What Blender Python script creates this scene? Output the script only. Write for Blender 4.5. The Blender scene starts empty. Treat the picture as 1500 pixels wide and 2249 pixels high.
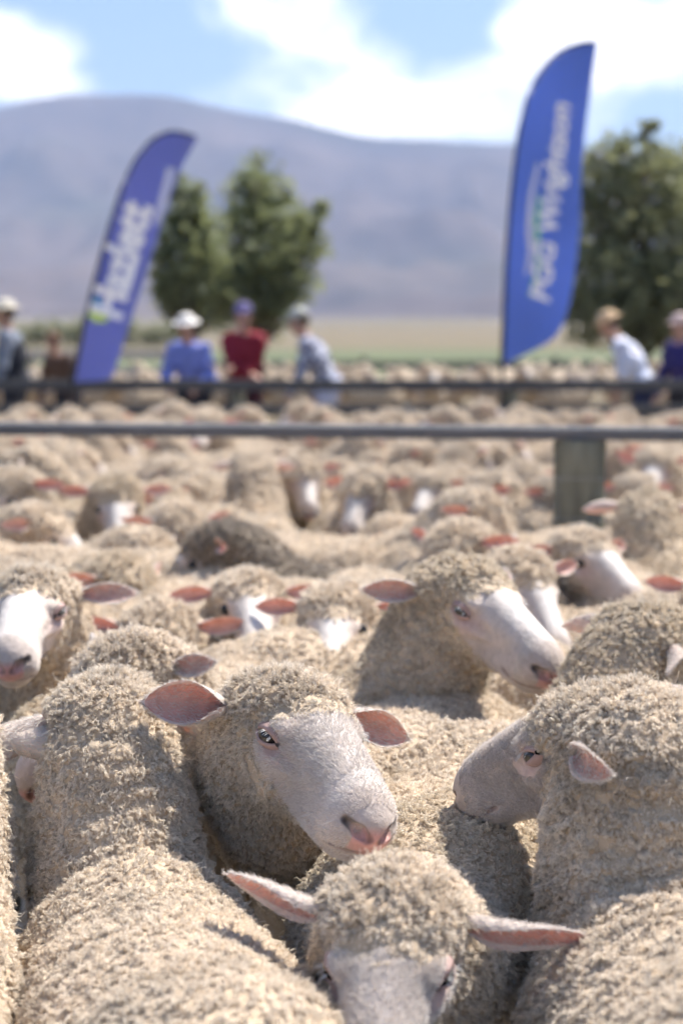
import bpy, math, random
import numpy as np
import openvdb as vdb
from mathutils import Vector, Matrix

random.seed(7)
PREVIEW = False      # True: bare bodies only, for quick layout tests
S = bpy.context.scene
COL = S.collection
R = math.radians
V3 = lambda *a: np.array(a, dtype=np.float64)

# ------------------------------------------------------------------ camera
CAM_H, FPX, HORIZON = 1.40, 3750.0, 735.0
PITCH = math.atan((1124.5 - HORIZON) / FPX)
cam = bpy.data.cameras.new('camera')
cam_ob = bpy.data.objects.new('camera', cam); COL.objects.link(cam_ob)
cam.sensor_fit = 'HORIZONTAL'; cam.sensor_width = 24.0; cam.lens = 60.0
cam.clip_start = 0.05; cam.clip_end = 60000
cam_ob.location = (0, 0, CAM_H)
cam_ob.rotation_euler = (math.pi / 2 - PITCH, 0, 0)
cam.dof.use_dof = True; cam.dof.focus_distance = 2.52; cam.dof.aperture_fstop = 2.9
cam.dof.aperture_blades = 0
S.camera = cam_ob
FW = V3(0, math.cos(PITCH), -math.sin(PITCH)); UPV = V3(0, math.sin(PITCH), math.cos(PITCH))


def at(px, py, Y):
    """the point of the place that is Y metres ahead on the sight line of a photograph pixel"""
    d = FW + V3(1, 0, 0) * (px - 750) / FPX - UPV * (py - 1124.5) / FPX
    return V3(0, 0, CAM_H) + d * (Y / d[1])


# ------------------------------------------------------------------ sky and sun
SUN_DIR = V3(0.56, 0.50, 1.10); SUN_DIR /= np.linalg.norm(SUN_DIR)
sun_el = math.asin(SUN_DIR[2]); sun_az = math.atan2(SUN_DIR[0], SUN_DIR[1])
w = bpy.data.worlds.new('World'); S.world = w; w.use_nodes = True
w.cycles.sampling_method = 'MANUAL'; w.cycles.sample_map_resolution = 512
nt = w.node_tree; nt.nodes.clear()


def N(nt, t, **kw):
    n = nt.nodes.new(t)
    for k, v in kw.items():
        if k == 'inp':
            for kk, vv in v.items():
                n.inputs[kk].default_value = vv
        else:
            setattr(n, k, v)
    return n


def math_node(nt, op, a, b=None, c=None):
    n = nt.nodes.new('ShaderNodeMath'); n.operation = op
    for i, x in enumerate((a, b, c)):
        if x is None: continue
        if isinstance(x, (int, float)): n.inputs[i].default_value = x
        else: nt.links.new(x, n.inputs[i])
    return n.outputs[0]


def build_world():
    L = nt.links.new
    out = N(nt, 'ShaderNodeOutputWorld')
    sky = N(nt, 'ShaderNodeTexSky', sky_type='NISHITA', sun_disc=False, sun_elevation=sun_el, sun_rotation=sun_az,
            altitude=400, air_density=1.0, dust_density=0.4, ozone_density=2.0)
    bg = N(nt, 'ShaderNodeBackground', inp={'Strength': 0.077})
    L(sky.outputs[0], bg.inputs[0])
    tc = N(nt, 'ShaderNodeTexCoord'); sep = N(nt, 'ShaderNodeSeparateXYZ'); L(tc.outputs['Generated'], sep.inputs[0])
    ay = math_node(nt, 'MAXIMUM', math_node(nt, 'ABSOLUTE', sep.outputs[1]), 0.12)
    u = math_node(nt, 'DIVIDE', sep.outputs[0], ay); v = math_node(nt, 'DIVIDE', sep.outputs[2], ay)
    cmb = N(nt, 'ShaderNodeCombineXYZ'); L(u, cmb.inputs[0]); L(math_node(nt, 'MULTIPLY', v, 1.7), cmb.inputs[1]); L(sep.outputs[1], cmb.inputs[2])
    n1 = N(nt, 'ShaderNodeTexNoise', inp={'Scale': 12.0, 'Detail': 7.0, 'Roughness': 0.58, 'Distortion': 0.3}); L(cmb.outputs[0], n1.inputs['Vector'])
    n2 = N(nt, 'ShaderNodeTexNoise', inp={'Scale': 5.0, 'Detail': 3.0}); L(cmb.outputs[0], n2.inputs['Vector'])
    dens = math_node(nt, 'ADD', math_node(nt, 'MULTIPLY', math_node(nt, 'SUBTRACT', n1.outputs[0], 0.5), 1.9),
                     math_node(nt, 'MULTIPLY', math_node(nt, 'SUBTRACT', n2.outputs[0], 0.5), 0.9))
    # cumulus banks standing over the range (px, py, rx, ry, weight)
    blobs = [(640, 75, 170, 80, .48), (830, 215, 190, 90, .58), (1290, 70, 250, 60, .55), (1330, 195, 280, 60, .36), (1180, 285, 250, 50, .42),
             (60, 130, 110, 80, .5), (150, 210, 230, 40, .35), (820, 300, 160, 45, .45), (1440, 110, 180, 90, .5),
             (300, 70, 110, 100, -.45), (1000, 50, 80, 80, -.6), (1420, 245, 120, 30, -.3), (40, 15, 100, 40, -.35), (420, 180, 90, 50, -.2)]
    for (px, py, rx, ry, wt) in blobs:
        du = math_node(nt, 'MULTIPLY', math_node(nt, 'SUBTRACT', u, (px - 750) / FPX), FPX / rx)
        dv = math_node(nt, 'MULTIPLY', math_node(nt, 'SUBTRACT', v, (HORIZON - py) / FPX), FPX / ry)
        r2 = math_node(nt, 'ADD', math_node(nt, 'MULTIPLY', du, du), math_node(nt, 'MULTIPLY', dv, dv))
        g = math_node(nt, 'EXPONENT', math_node(nt, 'MULTIPLY', r2, -0.9))
        front = math_node(nt, 'GREATER_THAN', sep.outputs[1], 0.0)
        dens = math_node(nt, 'ADD', dens, math_node(nt, 'MULTIPLY', math_node(nt, 'MULTIPLY', g, front), wt))
    mr = N(nt, 'ShaderNodeMapRange', interpolation_type='SMOOTHSTEP', inp={'From Min': 0.08, 'From Max': 0.80}); L(dens, mr.inputs[0])
    cl = N(nt, 'ShaderNodeBackground', inp={'Color': (1.0, 0.965, 0.95, 1), 'Strength': 1.2})
    mix = N(nt, 'ShaderNodeMixShader'); L(mr.outputs[0], mix.inputs[0]); L(bg.outputs[0], mix.inputs[1]); L(cl.outputs[0], mix.inputs[2])
    L(mix.outputs[0], out.inputs[0])


build_world()
sun = bpy.data.lights.new('sun', 'SUN'); sun.energy = 5.0; sun.angle = R(0.53); sun.color = (1.0, 0.955, 0.88)
sun_ob = bpy.data.objects.new('sun', sun); COL.objects.link(sun_ob)
sun_ob.rotation_euler = Vector(SUN_DIR).to_track_quat('Z', 'Y').to_euler()
S.view_settings.view_transform = 'Standard'; S.view_settings.look = 'None'
S.view_settings.exposure = 1.15; S.view_settings.gamma = 1.0
S.cycles.use_denoising = True
S.cycles.use_adaptive_sampling = True; S.cycles.adaptive_threshold = 0.05; S.cycles.adaptive_min_samples = 20
S.cycles.max_bounces = 5; S.cycles.diffuse_bounces = 4; S.cycles.volume_bounces = 0; S.cycles.transparent_max_bounces = 8
S.cycles_curves.shape = 'RIBBONS'
S.cycles_curves.subdivisions = 2


# ------------------------------------------------------------------ helpers
def tag(o, label=None, cat=None, group=None, kind=None):
    for k, v in (('label', label), ('category', cat), ('group', group), ('kind', kind)):
        if v: o[k] = v
    return o


def empty(name, loc=(0, 0, 0), rz=0.0):
    o = bpy.data.objects.new(name, None); COL.objects.link(o)
    o.location = loc; o.rotation_euler = (0, 0, rz); o.empty_display_size = 0.1
    return o


def add_obj(name, data, parent=None):
    o = bpy.data.objects.new(name, data); COL.objects.link(o)
    if parent is not None: o.parent = parent
    return o


def mesh_np(name, V, F, mats=(), smooth=True, col=None, mi=None):
    """F: (n,k) int array of equal polygons, or a list of such arrays"""
    Fs = F if isinstance(F, list) else [F]
    Fs = [np.asarray(f, dtype=np.int32) for f in Fs if len(f)]
    me = bpy.data.meshes.new(name)
    me.vertices.add(len(V)); me.vertices.foreach_set('co', np.asarray(V, dtype=np.float32).ravel())
    loops = np.concatenate([f.ravel() for f in Fs]); tot = np.concatenate([np.full(len(f), f.shape[1], dtype=np.int32) for f in Fs])
    me.loops.add(len(loops)); me.loops.foreach_set('vertex_index', loops)
    me.polygons.add(len(tot)); st = np.zeros(len(tot), dtype=np.int32); st[1:] = np.cumsum(tot)[:-1]
    me.polygons.foreach_set('loop_start', st); me.polygons.foreach_set('loop_total', tot)
    if mi is not None: me.polygons.foreach_set('material_index', np.asarray(mi, dtype=np.int32))
    me.update(calc_edges=True); me.validate()
    if smooth: me.polygons.foreach_set('use_smooth', np.ones(len(me.polygons), dtype=bool))
    for m in mats: me.materials.append(m)
    if col is not None:
        a = me.color_attributes.new('Col', 'FLOAT_COLOR', 'POINT')
        c = np.ones((len(V), 4), dtype=np.float32); c[:, :3] = col
        a.data.foreach_set('color', c.ravel())
    return me


class MB:
    """collects boxes, tubes and sheets into one mesh"""
    def __init__(s): s.v = []; s.f = []
    def add(s, vs, fs):
        b = len(s.v); s.v += [tuple(x) for x in vs]; s.f += [tuple(i + b for i in f) for f in fs]
    def box(s, c, size, rot=None, bev=0.0):
        hx, hy, hz = [x / 2 for x in size]; bev = min(bev, hx * .9, hy * .9, hz * .9)
        vs = []
        if bev <= 0:
            vs = [(sx * hx, sy * hy, sz * hz) for sx in (-1, 1) for sy in (-1, 1) for sz in (-1, 1)]
            fs = [(0, 1, 3, 2), (4, 6, 7, 5), (0, 4, 5, 1), (2, 3, 7, 6), (0, 2, 6, 4), (1, 5, 7, 3)]
        else:   # long axis x, chamfered section
            sec = [(-hy + bev, -hz), (hy - bev, -hz), (hy, -hz + bev), (hy, hz - bev), (hy - bev, hz), (-hy + bev, hz), (-hy, hz - bev), (-hy, -hz + bev)]
            for x in (-hx, hx): vs += [(x, y, z) for y, z in sec]
            fs = [(i, (i + 1) % 8, (i + 1) % 8 + 8, i + 8) for i in range(8)] + [tuple(range(7, -1, -1)), tuple(range(8, 16))]
        c = np.array(c)
        out = []
        for p in vs:
            p = np.array(p)
            if rot is not None: p = np.array(rot) @ p
            out.append(p + c)
        s.add(out, fs)
    def tube(s, pts, rad, n=8, cap=True):
        pts = [np.array(p, dtype=float) for p in pts]
        rad = rad if hasattr(rad, '__len__') else [rad] * len(pts)
        vs = []
        for i, p in enumerate(pts):
            t = pts[min(i + 1, len(pts) - 1)] - pts[max(i - 1, 0)]; t /= np.linalg.norm(t) + 1e-9
            a = np.cross(t, (0, 0, 1) if abs(t[2]) < .9 else (1, 0, 0)); a /= np.linalg.norm(a); b = np.cross(t, a)
            for k in range(n):
                an = 2 * math.pi * k / n
                vs.append(p + rad[i] * (math.cos(an) * a + math.sin(an) * b))
        fs = [(i * n + k, i * n + (k + 1) % n, (i + 1) * n + (k + 1) % n, (i + 1) * n + k) for i in range(len(pts) - 1) for k in range(n)]
        if cap: fs += [tuple(range(n - 1, -1, -1)), tuple((len(pts) - 1) * n + k for k in range(n))]
        s.add(vs, fs)
    def mesh(s, name, mat, smooth=False):
        me = bpy.data.meshes.new(name); me.from_pydata(s.v, [], s.f); me.update()
        if smooth: me.polygons.foreach_set('use_smooth', [True] * len(me.polygons))
        me.materials.append(mat); return me
    def build(s, name, mat, parent=None, smooth=False):
        return add_obj(name, s.mesh(name, mat, smooth), parent)


def pnoise(P, scale, seed, n=22):
    rg = np.random.default_rng(seed)
    k = rg.normal(size=(n, 3)); k /= np.linalg.norm(k, axis=1)[:, None]
    k *= (2 * math.pi / scale * rg.uniform(.6, 1.4, n))[:, None]
    P = np.asarray(P, dtype=np.float32); k = k.astype(np.float32)
    return np.cos(P @ k.T + rg.uniform(0, 6.283, n).astype(np.float32)).sum(1).astype(np.float64) / math.sqrt(n / 2)


def unit(a, axis=-1):
    return a / (np.linalg.norm(a, axis=axis, keepdims=True) + 1e-12)


# ------------------------------------------------------------------ materials
def new_mat(name):
    m = bpy.data.materials.new(name); m.use_nodes = True
    nt = m.node_tree; nt.nodes.clear()
    return m, nt, N(nt, 'ShaderNodeOutputMaterial')


def simple_mat(name, color, rough=0.7, noise=0.15, scale=12.0, bump=0.0, transl=0.0, spec=0.3, stretch=None, tcol=None, coat=0.0):
    m, nt, out = new_mat(name); L = nt.links.new
    tc = N(nt, 'ShaderNodeTexCoord'); mp = N(nt, 'ShaderNodeMapping'); L(tc.outputs['Object'], mp.inputs[0])
    if stretch: mp.inputs['Scale'].default_value = stretch
    nz = N(nt, 'ShaderNodeTexNoise', inp={'Scale': scale, 'Detail': 6.0, 'Roughness': .6}); L(mp.outputs[0], nz.inputs['Vector'])
    mx = N(nt, 'ShaderNodeMixRGB', blend_type='MULTIPLY', inp={'Fac': 1.0, 'Color1': (*color, 1)})
    mr = N(nt, 'ShaderNodeMapRange', inp={'From Min': .25, 'From Max': .75, 'To Min': 1 - noise, 'To Max': 1 + noise}); L(nz.outputs[0], mr.inputs[0]); L(mr.outputs[0], mx.inputs['Color2'])
    b = N(nt, 'ShaderNodeBsdfPrincipled', inp={'Roughness': rough, 'Specular IOR Level': spec, 'Coat Weight': coat}); L(mx.outputs[0], b.inputs['Base Color'])
    if bump:
        bm = N(nt, 'ShaderNodeBump', inp={'Strength': bump, 'Distance': .01}); L(nz.outputs[0], bm.inputs['Height']); L(bm.outputs[0], b.inputs['Normal'])
    last = b.outputs[0]
    if transl:
        t = N(nt, 'ShaderNodeBsdfTranslucent', inp={'Color': (*(tcol or color), 1)})
        ms = N(nt, 'ShaderNodeMixShader', inp={'Fac': transl}); L(last, ms.inputs[1]); L(t.outputs[0], ms.inputs[2]); last = ms.outputs[0]
    L(last, out.inputs[0]); return m


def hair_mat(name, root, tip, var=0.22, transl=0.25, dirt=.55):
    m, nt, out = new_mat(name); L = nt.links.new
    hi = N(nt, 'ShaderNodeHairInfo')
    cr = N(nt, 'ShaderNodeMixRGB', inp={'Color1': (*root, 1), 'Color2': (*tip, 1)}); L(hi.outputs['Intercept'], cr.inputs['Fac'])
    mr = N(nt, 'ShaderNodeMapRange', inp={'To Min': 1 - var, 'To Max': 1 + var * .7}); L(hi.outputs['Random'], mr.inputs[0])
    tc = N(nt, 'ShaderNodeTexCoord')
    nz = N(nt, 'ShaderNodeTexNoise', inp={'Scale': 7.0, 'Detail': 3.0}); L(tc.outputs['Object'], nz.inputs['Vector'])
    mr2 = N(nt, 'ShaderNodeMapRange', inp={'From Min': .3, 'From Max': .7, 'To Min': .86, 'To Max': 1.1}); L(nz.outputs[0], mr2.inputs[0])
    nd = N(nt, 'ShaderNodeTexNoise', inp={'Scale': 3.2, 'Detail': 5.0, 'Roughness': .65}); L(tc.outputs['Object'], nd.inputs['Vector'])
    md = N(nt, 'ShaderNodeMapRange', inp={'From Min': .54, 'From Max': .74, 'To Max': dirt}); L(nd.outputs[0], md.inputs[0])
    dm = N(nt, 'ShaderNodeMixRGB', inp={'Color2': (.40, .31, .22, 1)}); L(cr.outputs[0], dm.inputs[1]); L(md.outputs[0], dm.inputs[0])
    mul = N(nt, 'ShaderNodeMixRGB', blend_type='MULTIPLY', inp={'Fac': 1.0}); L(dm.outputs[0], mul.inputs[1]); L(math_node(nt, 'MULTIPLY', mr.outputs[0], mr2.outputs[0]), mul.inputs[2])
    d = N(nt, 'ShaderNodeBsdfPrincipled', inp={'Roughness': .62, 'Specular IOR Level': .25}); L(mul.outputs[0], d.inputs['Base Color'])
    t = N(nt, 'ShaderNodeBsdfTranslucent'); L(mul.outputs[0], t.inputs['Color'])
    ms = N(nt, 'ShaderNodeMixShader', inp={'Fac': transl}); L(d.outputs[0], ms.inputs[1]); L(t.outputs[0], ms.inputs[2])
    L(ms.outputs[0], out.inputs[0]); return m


def body_mat(name, tint=(1, 1, 1), bump=.5):
    """sheep hide and under-fleece: coloured by the animal's own markings (vertex colours), woolly relief"""
    m, nt, out = new_mat(name); L = nt.links.new
    at_ = N(nt, 'ShaderNodeVertexColor', layer_name='Col')
    tc = N(nt, 'ShaderNodeTexCoord')
    nz = N(nt, 'ShaderNodeTexNoise', inp={'Scale': 60.0, 'Detail': 5.0, 'Roughness': .65}); L(tc.outputs['Object'], nz.inputs['Vector'])
    nb = N(nt, 'ShaderNodeTexNoise', inp={'Scale': 9.0, 'Detail': 2.0}); L(tc.outputs['Object'], nb.inputs['Vector'])
    mr = N(nt, 'ShaderNodeMapRange', inp={'From Min': .3, 'From Max': .7, 'To Min': .84, 'To Max': 1.12}); L(nz.outputs[0], mr.inputs[0])
    mr2 = N(nt, 'ShaderNodeMapRange', inp={'From Min': .3, 'From Max': .7, 'To Min': .88, 'To Max': 1.08}); L(nb.outputs[0], mr2.inputs[0])
    mx = N(nt, 'ShaderNodeMixRGB', blend_type='MULTIPLY', inp={'Fac': 1.0}); L(at_.outputs[0], mx.inputs[1]); L(math_node(nt, 'MULTIPLY', mr.outputs[0], mr2.outputs[0]), mx.inputs[2])
    tn = N(nt, 'ShaderNodeMixRGB', blend_type='MULTIPLY', inp={'Fac': 1.0, 'Color2': (*tint, 1)}); L(mx.outputs[0], tn.inputs[1])
    b = N(nt, 'ShaderNodeBsdfPrincipled', inp={'Roughness': .75, 'Specular IOR Level': .2, 'Sheen Weight': .25, 'Sheen Roughness': .5})
    L(tn.outputs[0], b.inputs['Base Color'])
    bm = N(nt, 'ShaderNodeBump', inp={'Strength': bump, 'Distance': .006}); L(nz.outputs[0], bm.inputs['Height']); L(bm.outputs[0], b.inputs['Normal'])
    L(b.outputs[0], out.inputs[0]); return m


WOOL = V3(.50, .385, .27)
M = {}
M['body'] = body_mat('sheep_hide')
M['wool_far'] = body_mat('sheep_wool_far', bump=.9)
M['wool'] = hair_mat('fleece_wool', (.46, .36, .26), (.90, .80, .67), transl=.18)  # roots browner than tips: shade deep between the locks put into the colour
M['wool2'] = hair_mat('fleece_wool_greyer', (.42, .33, .23), (.80, .70, .56), transl=.18)  # same painted inner shade at the roots
M['wool_dark'] = hair_mat('fleece_wool_painted_shade', (.30, .25, .21), (.36, .31, .26))  # ordinary wool darkened all over to stand for shade on one sheep
M['fuzz'] = hair_mat('face_hair', (.68, .60, .54), (.86, .80, .75), var=.15, transl=.2, dirt=.35)
M['lash'] = hair_mat('lash_hair', (.8, .78, .75), (.9, .9, .88), var=.1)
M['ear_fur'] = simple_mat('ear_fur', (.74, .66, .59), .8, .12, 60, .3, transl=.26, tcol=(.85, .42, .29))
M['ear_skin'] = simple_mat('ear_skin', (.60, .42, .36), .6, .3, 45, .5, transl=.31, tcol=(.88, .31, .21))
M['eye'] = simple_mat('eye_dark', (.014, .012, .013), .10, .1, 40, spec=.5, coat=.3)
M['iris'] = simple_mat('eye_iris', (.022, .016, .012), .12, .3, 200, spec=.5, coat=.3)
M['lid'] = simple_mat('eyelid_skin', (.40, .27, .24), .55, .15, 90, .2)
M['hoof'] = simple_mat('hoof', (.06, .05, .045), .6)


# ------------------------------------------------------------------ implicit bodies
class SDF:
    def __init__(s): s.ops = []
    def cone(s, a, b, ra, rb, k=.03, cut=False):
        a = np.asarray(a, float); b = np.asarray(b, float); r = max(ra, rb)
        s.ops.append(('c', (a, b, ra, rb), np.minimum(a, b) - r, np.maximum(a, b) + r, k, cut)); return s
    def ell(s, c, rad, rot=None, k=.03, cut=False):
        c = np.asarray(c, float); rad = np.asarray(rad, float); rot = np.eye(3) if rot is None else rot
        r = rad.max(); s.ops.append(('e', (c, rad, rot), c - r, c + r, k, cut)); return s
    @staticmethod
    def dist(kind, prm, P):
        if kind == 'c':
            a, b, ra, rb = prm; ba = b - a; pa = P - a
            pb = pa @ ba; bb = float(ba @ ba) + 1e-12
            t = np.clip(pb / bb, 0, 1)
            return np.sqrt(np.maximum(np.einsum('...i,...i->...', pa, pa) - 2 * t * pb + t * t * bb, 0)) - (ra + (rb - ra) * t)
        c, rad, rot = prm
        q = (P - c) @ rot.T
        q = q / rad; k0 = np.sqrt(np.einsum('...i,...i->...', q, q)); q = q / rad; k1 = np.sqrt(np.einsum('...i,...i->...', q, q)) + 1e-9
        return k0 * (k0 - 1) / k1
    @staticmethod
    def blend(f, d, k, cut):
        if cut:
            d = -d; h = np.maximum(k - np.abs(f - d), 0) / k; return np.maximum(f, d) + h * h * k * .25
        h = np.maximum(k - np.abs(f - d), 0) / k; return np.minimum(f, d) - h * h * k * .25
    def at(s, P):
        P = np.asarray(P, float); f = np.full(len(P), 10.0)
        for kind, prm, lo, hi, k, cut in s.ops: f = s.blend(f, s.dist(kind, prm, P), k, cut)
        return f
    def mesh(s, vox):
        lo = np.min([o[2] for o in s.ops if not o[5]], axis=0) - .03 - 2 * vox; hi = np.max([o[3] for o in s.ops if not o[5]], axis=0) + .03 + 2 * vox
        n = np.ceil((hi - lo) / vox).astype(int) + 1
        F = np.full(n, 10.0, dtype=np.float32)
        for kind, prm, a, b, k, cut in s.ops:
            m = k + 4 * vox + .01
            i0 = np.maximum(np.floor((a - m - lo) / vox).astype(int), 0); i1 = np.minimum(np.ceil((b + m - lo) / vox).astype(int) + 1, n)
            if np.any(i1 <= i0): continue
            ax = [(lo[q] + vox * np.arange(i0[q], i1[q])).astype(np.float32) for q in range(3)]
            P = np.stack(np.meshgrid(*ax, indexing='ij'), -1)
            prm = tuple(np.asarray(x, dtype=np.float32) if isinstance(x, np.ndarray) else x for x in prm)
            sl = tuple(slice(i0[q], i1[q]) for q in range(3))
            F[sl] = s.blend(F[sl], s.dist(kind, prm, P), k, cut)
        bg = 4 * vox
        g = vdb.FloatGrid(bg); g.copyFromArray(np.clip(F, -bg, bg))
        pts, quads = g.convertToQuads(isovalue=0.0)
        return pts.astype(np.float64) * vox + lo, quads[:, ::-1].astype(np.int32)


def vnormals(V, F):
    n = np.zeros_like(V)
    q = np.cross(V[F[:, 2]] - V[F[:, 0]], V[F[:, 3]] - V[F[:, 1]])
    for i in range(4): np.add.at(n, F[:, i], q)
    return unit(n)


def hair_curves(name, pts, rad, mat, parent):
    """pts (n,k,3)"""
    n, k, _ = pts.shape
    hc = bpy.data.hair_curves.new(name); hc.add_curves([k] * n)
    hc.position_data.foreach_set('vector', pts.astype(np.float32).ravel())
    a = hc.attributes.get('radius') or hc.attributes.new('radius', 'FLOAT', 'POINT')
    a.data.foreach_set('value', np.broadcast_to(rad, (n, k)).astype(np.float32).ravel())
    hc.materials.append(mat)
    return add_obj(name, hc, parent)


def scatter(V, F, Nn, wt, n, rg, attr=None):
    tri = np.concatenate([F[:, [0, 1, 2]], F[:, [0, 2, 3]]])
    ar = np.linalg.norm(np.cross(V[tri[:, 1]] - V[tri[:, 0]], V[tri[:, 2]] - V[tri[:, 0]]), axis=1)
    wv = wt[tri].mean(1) * ar
    cs = np.cumsum(wv); ix = np.searchsorted(cs, rg.uniform(0, cs[-1], n)); tr = tri[np.minimum(ix, len(tri) - 1)]
    a = rg.uniform(0, 1, (n, 2)); fl = a.sum(1) > 1; a[fl] = 1 - a[fl]
    wq = np.stack([1 - a.sum(1), a[:, 0], a[:, 1]], 1)[..., None]
    if attr is not None: return (V[tr] * wq).sum(1), unit((Nn[tr] * wq).sum(1)), cs[-1], (attr[tr] * wq[..., 0]).sum(1)
    return (V[tr] * wq).sum(1), unit((Nn[tr] * wq).sum(1)), cs[-1]


def frame_of(nrm):
    ref = np.where(np.abs(nrm[:, 2:3]) < .9, V3(0, 0, 1), V3(1, 0, 0))
    T = unit(np.cross(nrm, ref)); return T, np.cross(nrm, T)


def fleece(name, V, F, Nn, wt, mat, parent, seed, spacing=.008, per=9, length=.024, rad=.0006, K=6, spread=.45, curl=.0022, flow=.30, tilt=.20, clumping=.75, lw=None):
    rg = np.random.default_rng(seed)
    _, _, area = scatter(V, F, Nn, wt, 1, rg)
    n = max(50, int(area / spacing ** 2))
    C, Nr, _, la = scatter(V, F, Nn, wt, n, rg, np.ones(len(V)) if lw is None else lw)
    g = V3(-.35, 0, -1.0); fl = g - (Nr @ g)[:, None] * Nr
    nz = np.stack([pnoise(C, .019, seed * 7 + i) for i in range(3)], 1) * tilt * .9 + np.stack([pnoise(C, .10, seed * 9 + i) for i in range(3)], 1) * tilt * .35
    D = unit(Nr + fl * flow + nz + rg.normal(size=(n, 3)) * tilt * .35)
    T, B = frame_of(D)
    L = length * rg.uniform(.7, 1.25, n) * (1 + .16 * pnoise(C, .022, seed + 3))
    L = np.clip(L, length * .45, length * 1.7)
    L = L * la
    ph = rg.uniform(0, 6.28, n); om = rg.uniform(6, 11, n) * np.sign(rg.normal(size=n))
    f32 = np.float32; C, Nr, D, T, B = (a.astype(f32) for a in (C, Nr, D, T, B)); ph = ph.astype(f32); om = om.astype(f32)
    t = np.linspace(0, 1, K, dtype=f32)
    off = rg.standard_normal((n, per, 2), dtype=f32) * f32(spacing * spread)
    Ls = (L[:, None] * rg.uniform(.75, 1.12, (n, per))).astype(f32)
    stray = rg.uniform(0, 1, (n, per)) < .010
    Ls = np.where(stray, Ls * f32(1.25), Ls)
    dd = D[:, None, :] + rg.standard_normal((n, per, 3), dtype=f32) * np.where(stray, .35, .08).astype(f32)[..., None]
    tt = t[None, None, :]
    clump = (1 - clumping * tt)
    P = (C[:, None, None, :] - .006 * Nr[:, None, None, :]
         + (off[..., 0:1] * clump)[..., None] * T[:, None, None, :] + (off[..., 1:2] * clump)[..., None] * B[:, None, None, :]
         + (Ls[..., None] * tt)[..., None] * dd[:, :, None, :])
    an = ph[:, None, None] + om[:, None, None] * tt + rg.standard_normal((n, per, 1), dtype=f32) * f32(.5)
    am = curl * np.sqrt(tt)
    P = P + (am * np.cos(an))[..., None] * T[:, None, None, :] + (am * np.sin(an))[..., None] * B[:, None, None, :]
    P[..., 2] -= (tt ** 2) * .15 * length
    P = P.reshape(n * per, K, 3)
    rr = rad * np.linspace(1, .5, K)[None, :]
    return hair_curves(name, P, rr, mat, parent)


# ------------------------------------------------------------------ sheep
def rotm(yaw, pitch, roll):
    cy, sy = math.cos(yaw), math.sin(yaw); cp, sp = math.cos(pitch), math.sin(pitch); cr, sr = math.cos(roll), math.sin(roll)
    f = V3(cy * cp, sy * cp, sp); s0 = V3(-sy, cy, 0); u0 = np.cross(f, s0)
    s = s0 * cr + u0 * sr; u = np.cross(f, s)
    return np.stack([f, s, u], 1)      # columns: forward, left, up


FACE_LEN = 1.13


def long_x(x):
    return x if x < .06 else .06 + (x - .06) * FACE_LEN


def head_ops(sd, H, P, hs, fine, only=None):
    """the head in its own frame (x to the nose, y to its left, z up), added to sd"""
    g = lambda x, y, z: P + H @ (V3(long_x(x), y, z) * hs)
    Rt = H.T
    E = lambda c, r, k, cut=False: sd.ell(g(*c), V3(*r) * hs, Rt, k * hs, cut)
    C = lambda a, b, ra, rb, k, cut=False: sd.cone(g(*a), g(*b), ra * hs, rb * hs, k * hs, cut)
    E((.025, 0, -.005), (.090, .064, .068), .02)
    C((.055, 0, .006), (.218, 0, -.028), .058, .039, .03)
    C((.09, 0, .020), (.205, 0, -.008), .034, .022, .02)          # straight nose bridge
    E((.224, 0, -.042), (.050, .044, .041), .02)
    C((.035, 0, -.058), (.200, 0, -.064), .044, .024, .03)
    for s in (-1, 1):
        E((.055, .036 * s, -.038), (.062, .026, .046), .025)
        E((.092, .046 * s, .022), (.030, .018, .014), .015)       # brow
        C((.085, .056 * s, -.018), (.150, .046 * s, -.030), .010, .007, .015)      # cheek bone
        E((.192, .027 * s, -.052), (.050, .016, .024), .02)
        if fine: E((.160, .074 * s, -.040), (.050, .026, .030), .03, True)           # hollow of the cheek       # upper lip pad
        if fine: E((.0945, .066 * s, .006), (.017, .012, .013), .010, True)
    E((.214, 0, -.078), (.036, .026, .016), .010)
    if fine:
        for s in (-1, 1):
            C((.272, .008 * s, -.052), (.258, .019 * s, -.040), .0046, .0078, .004, True)      # comma shaped nostrils
            C((.258, .019 * s, -.040), (.248, .035 * s, -.030), .0072, .0028, .005, True)
            C((.268, .004 * s, -.072), (.236, .033 * s, -.070), .0030, .0030, .004, True)      # mouth
            C((.236, .033 * s, -.070), (.188, .044 * s, -.060), .0030, .0018, .004, True)
            C((.122, .058 * s, -.004), (.150, .046 * s, -.012), .0035, .0025, .012, True)      # tear groove
        C((.276, 0, -.050), (.268, 0, -.072), .0022, .0018, .003, True)
    # wool on the head
    E((.002, 0, .016), (.070, .084, .043), .018)
    E((.048, 0, .030), (.046, .062, .030), .022)
    for s in (-1, 1): E((-.026, .030 * s, -.040), (.050, .052, .062), .03)


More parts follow.
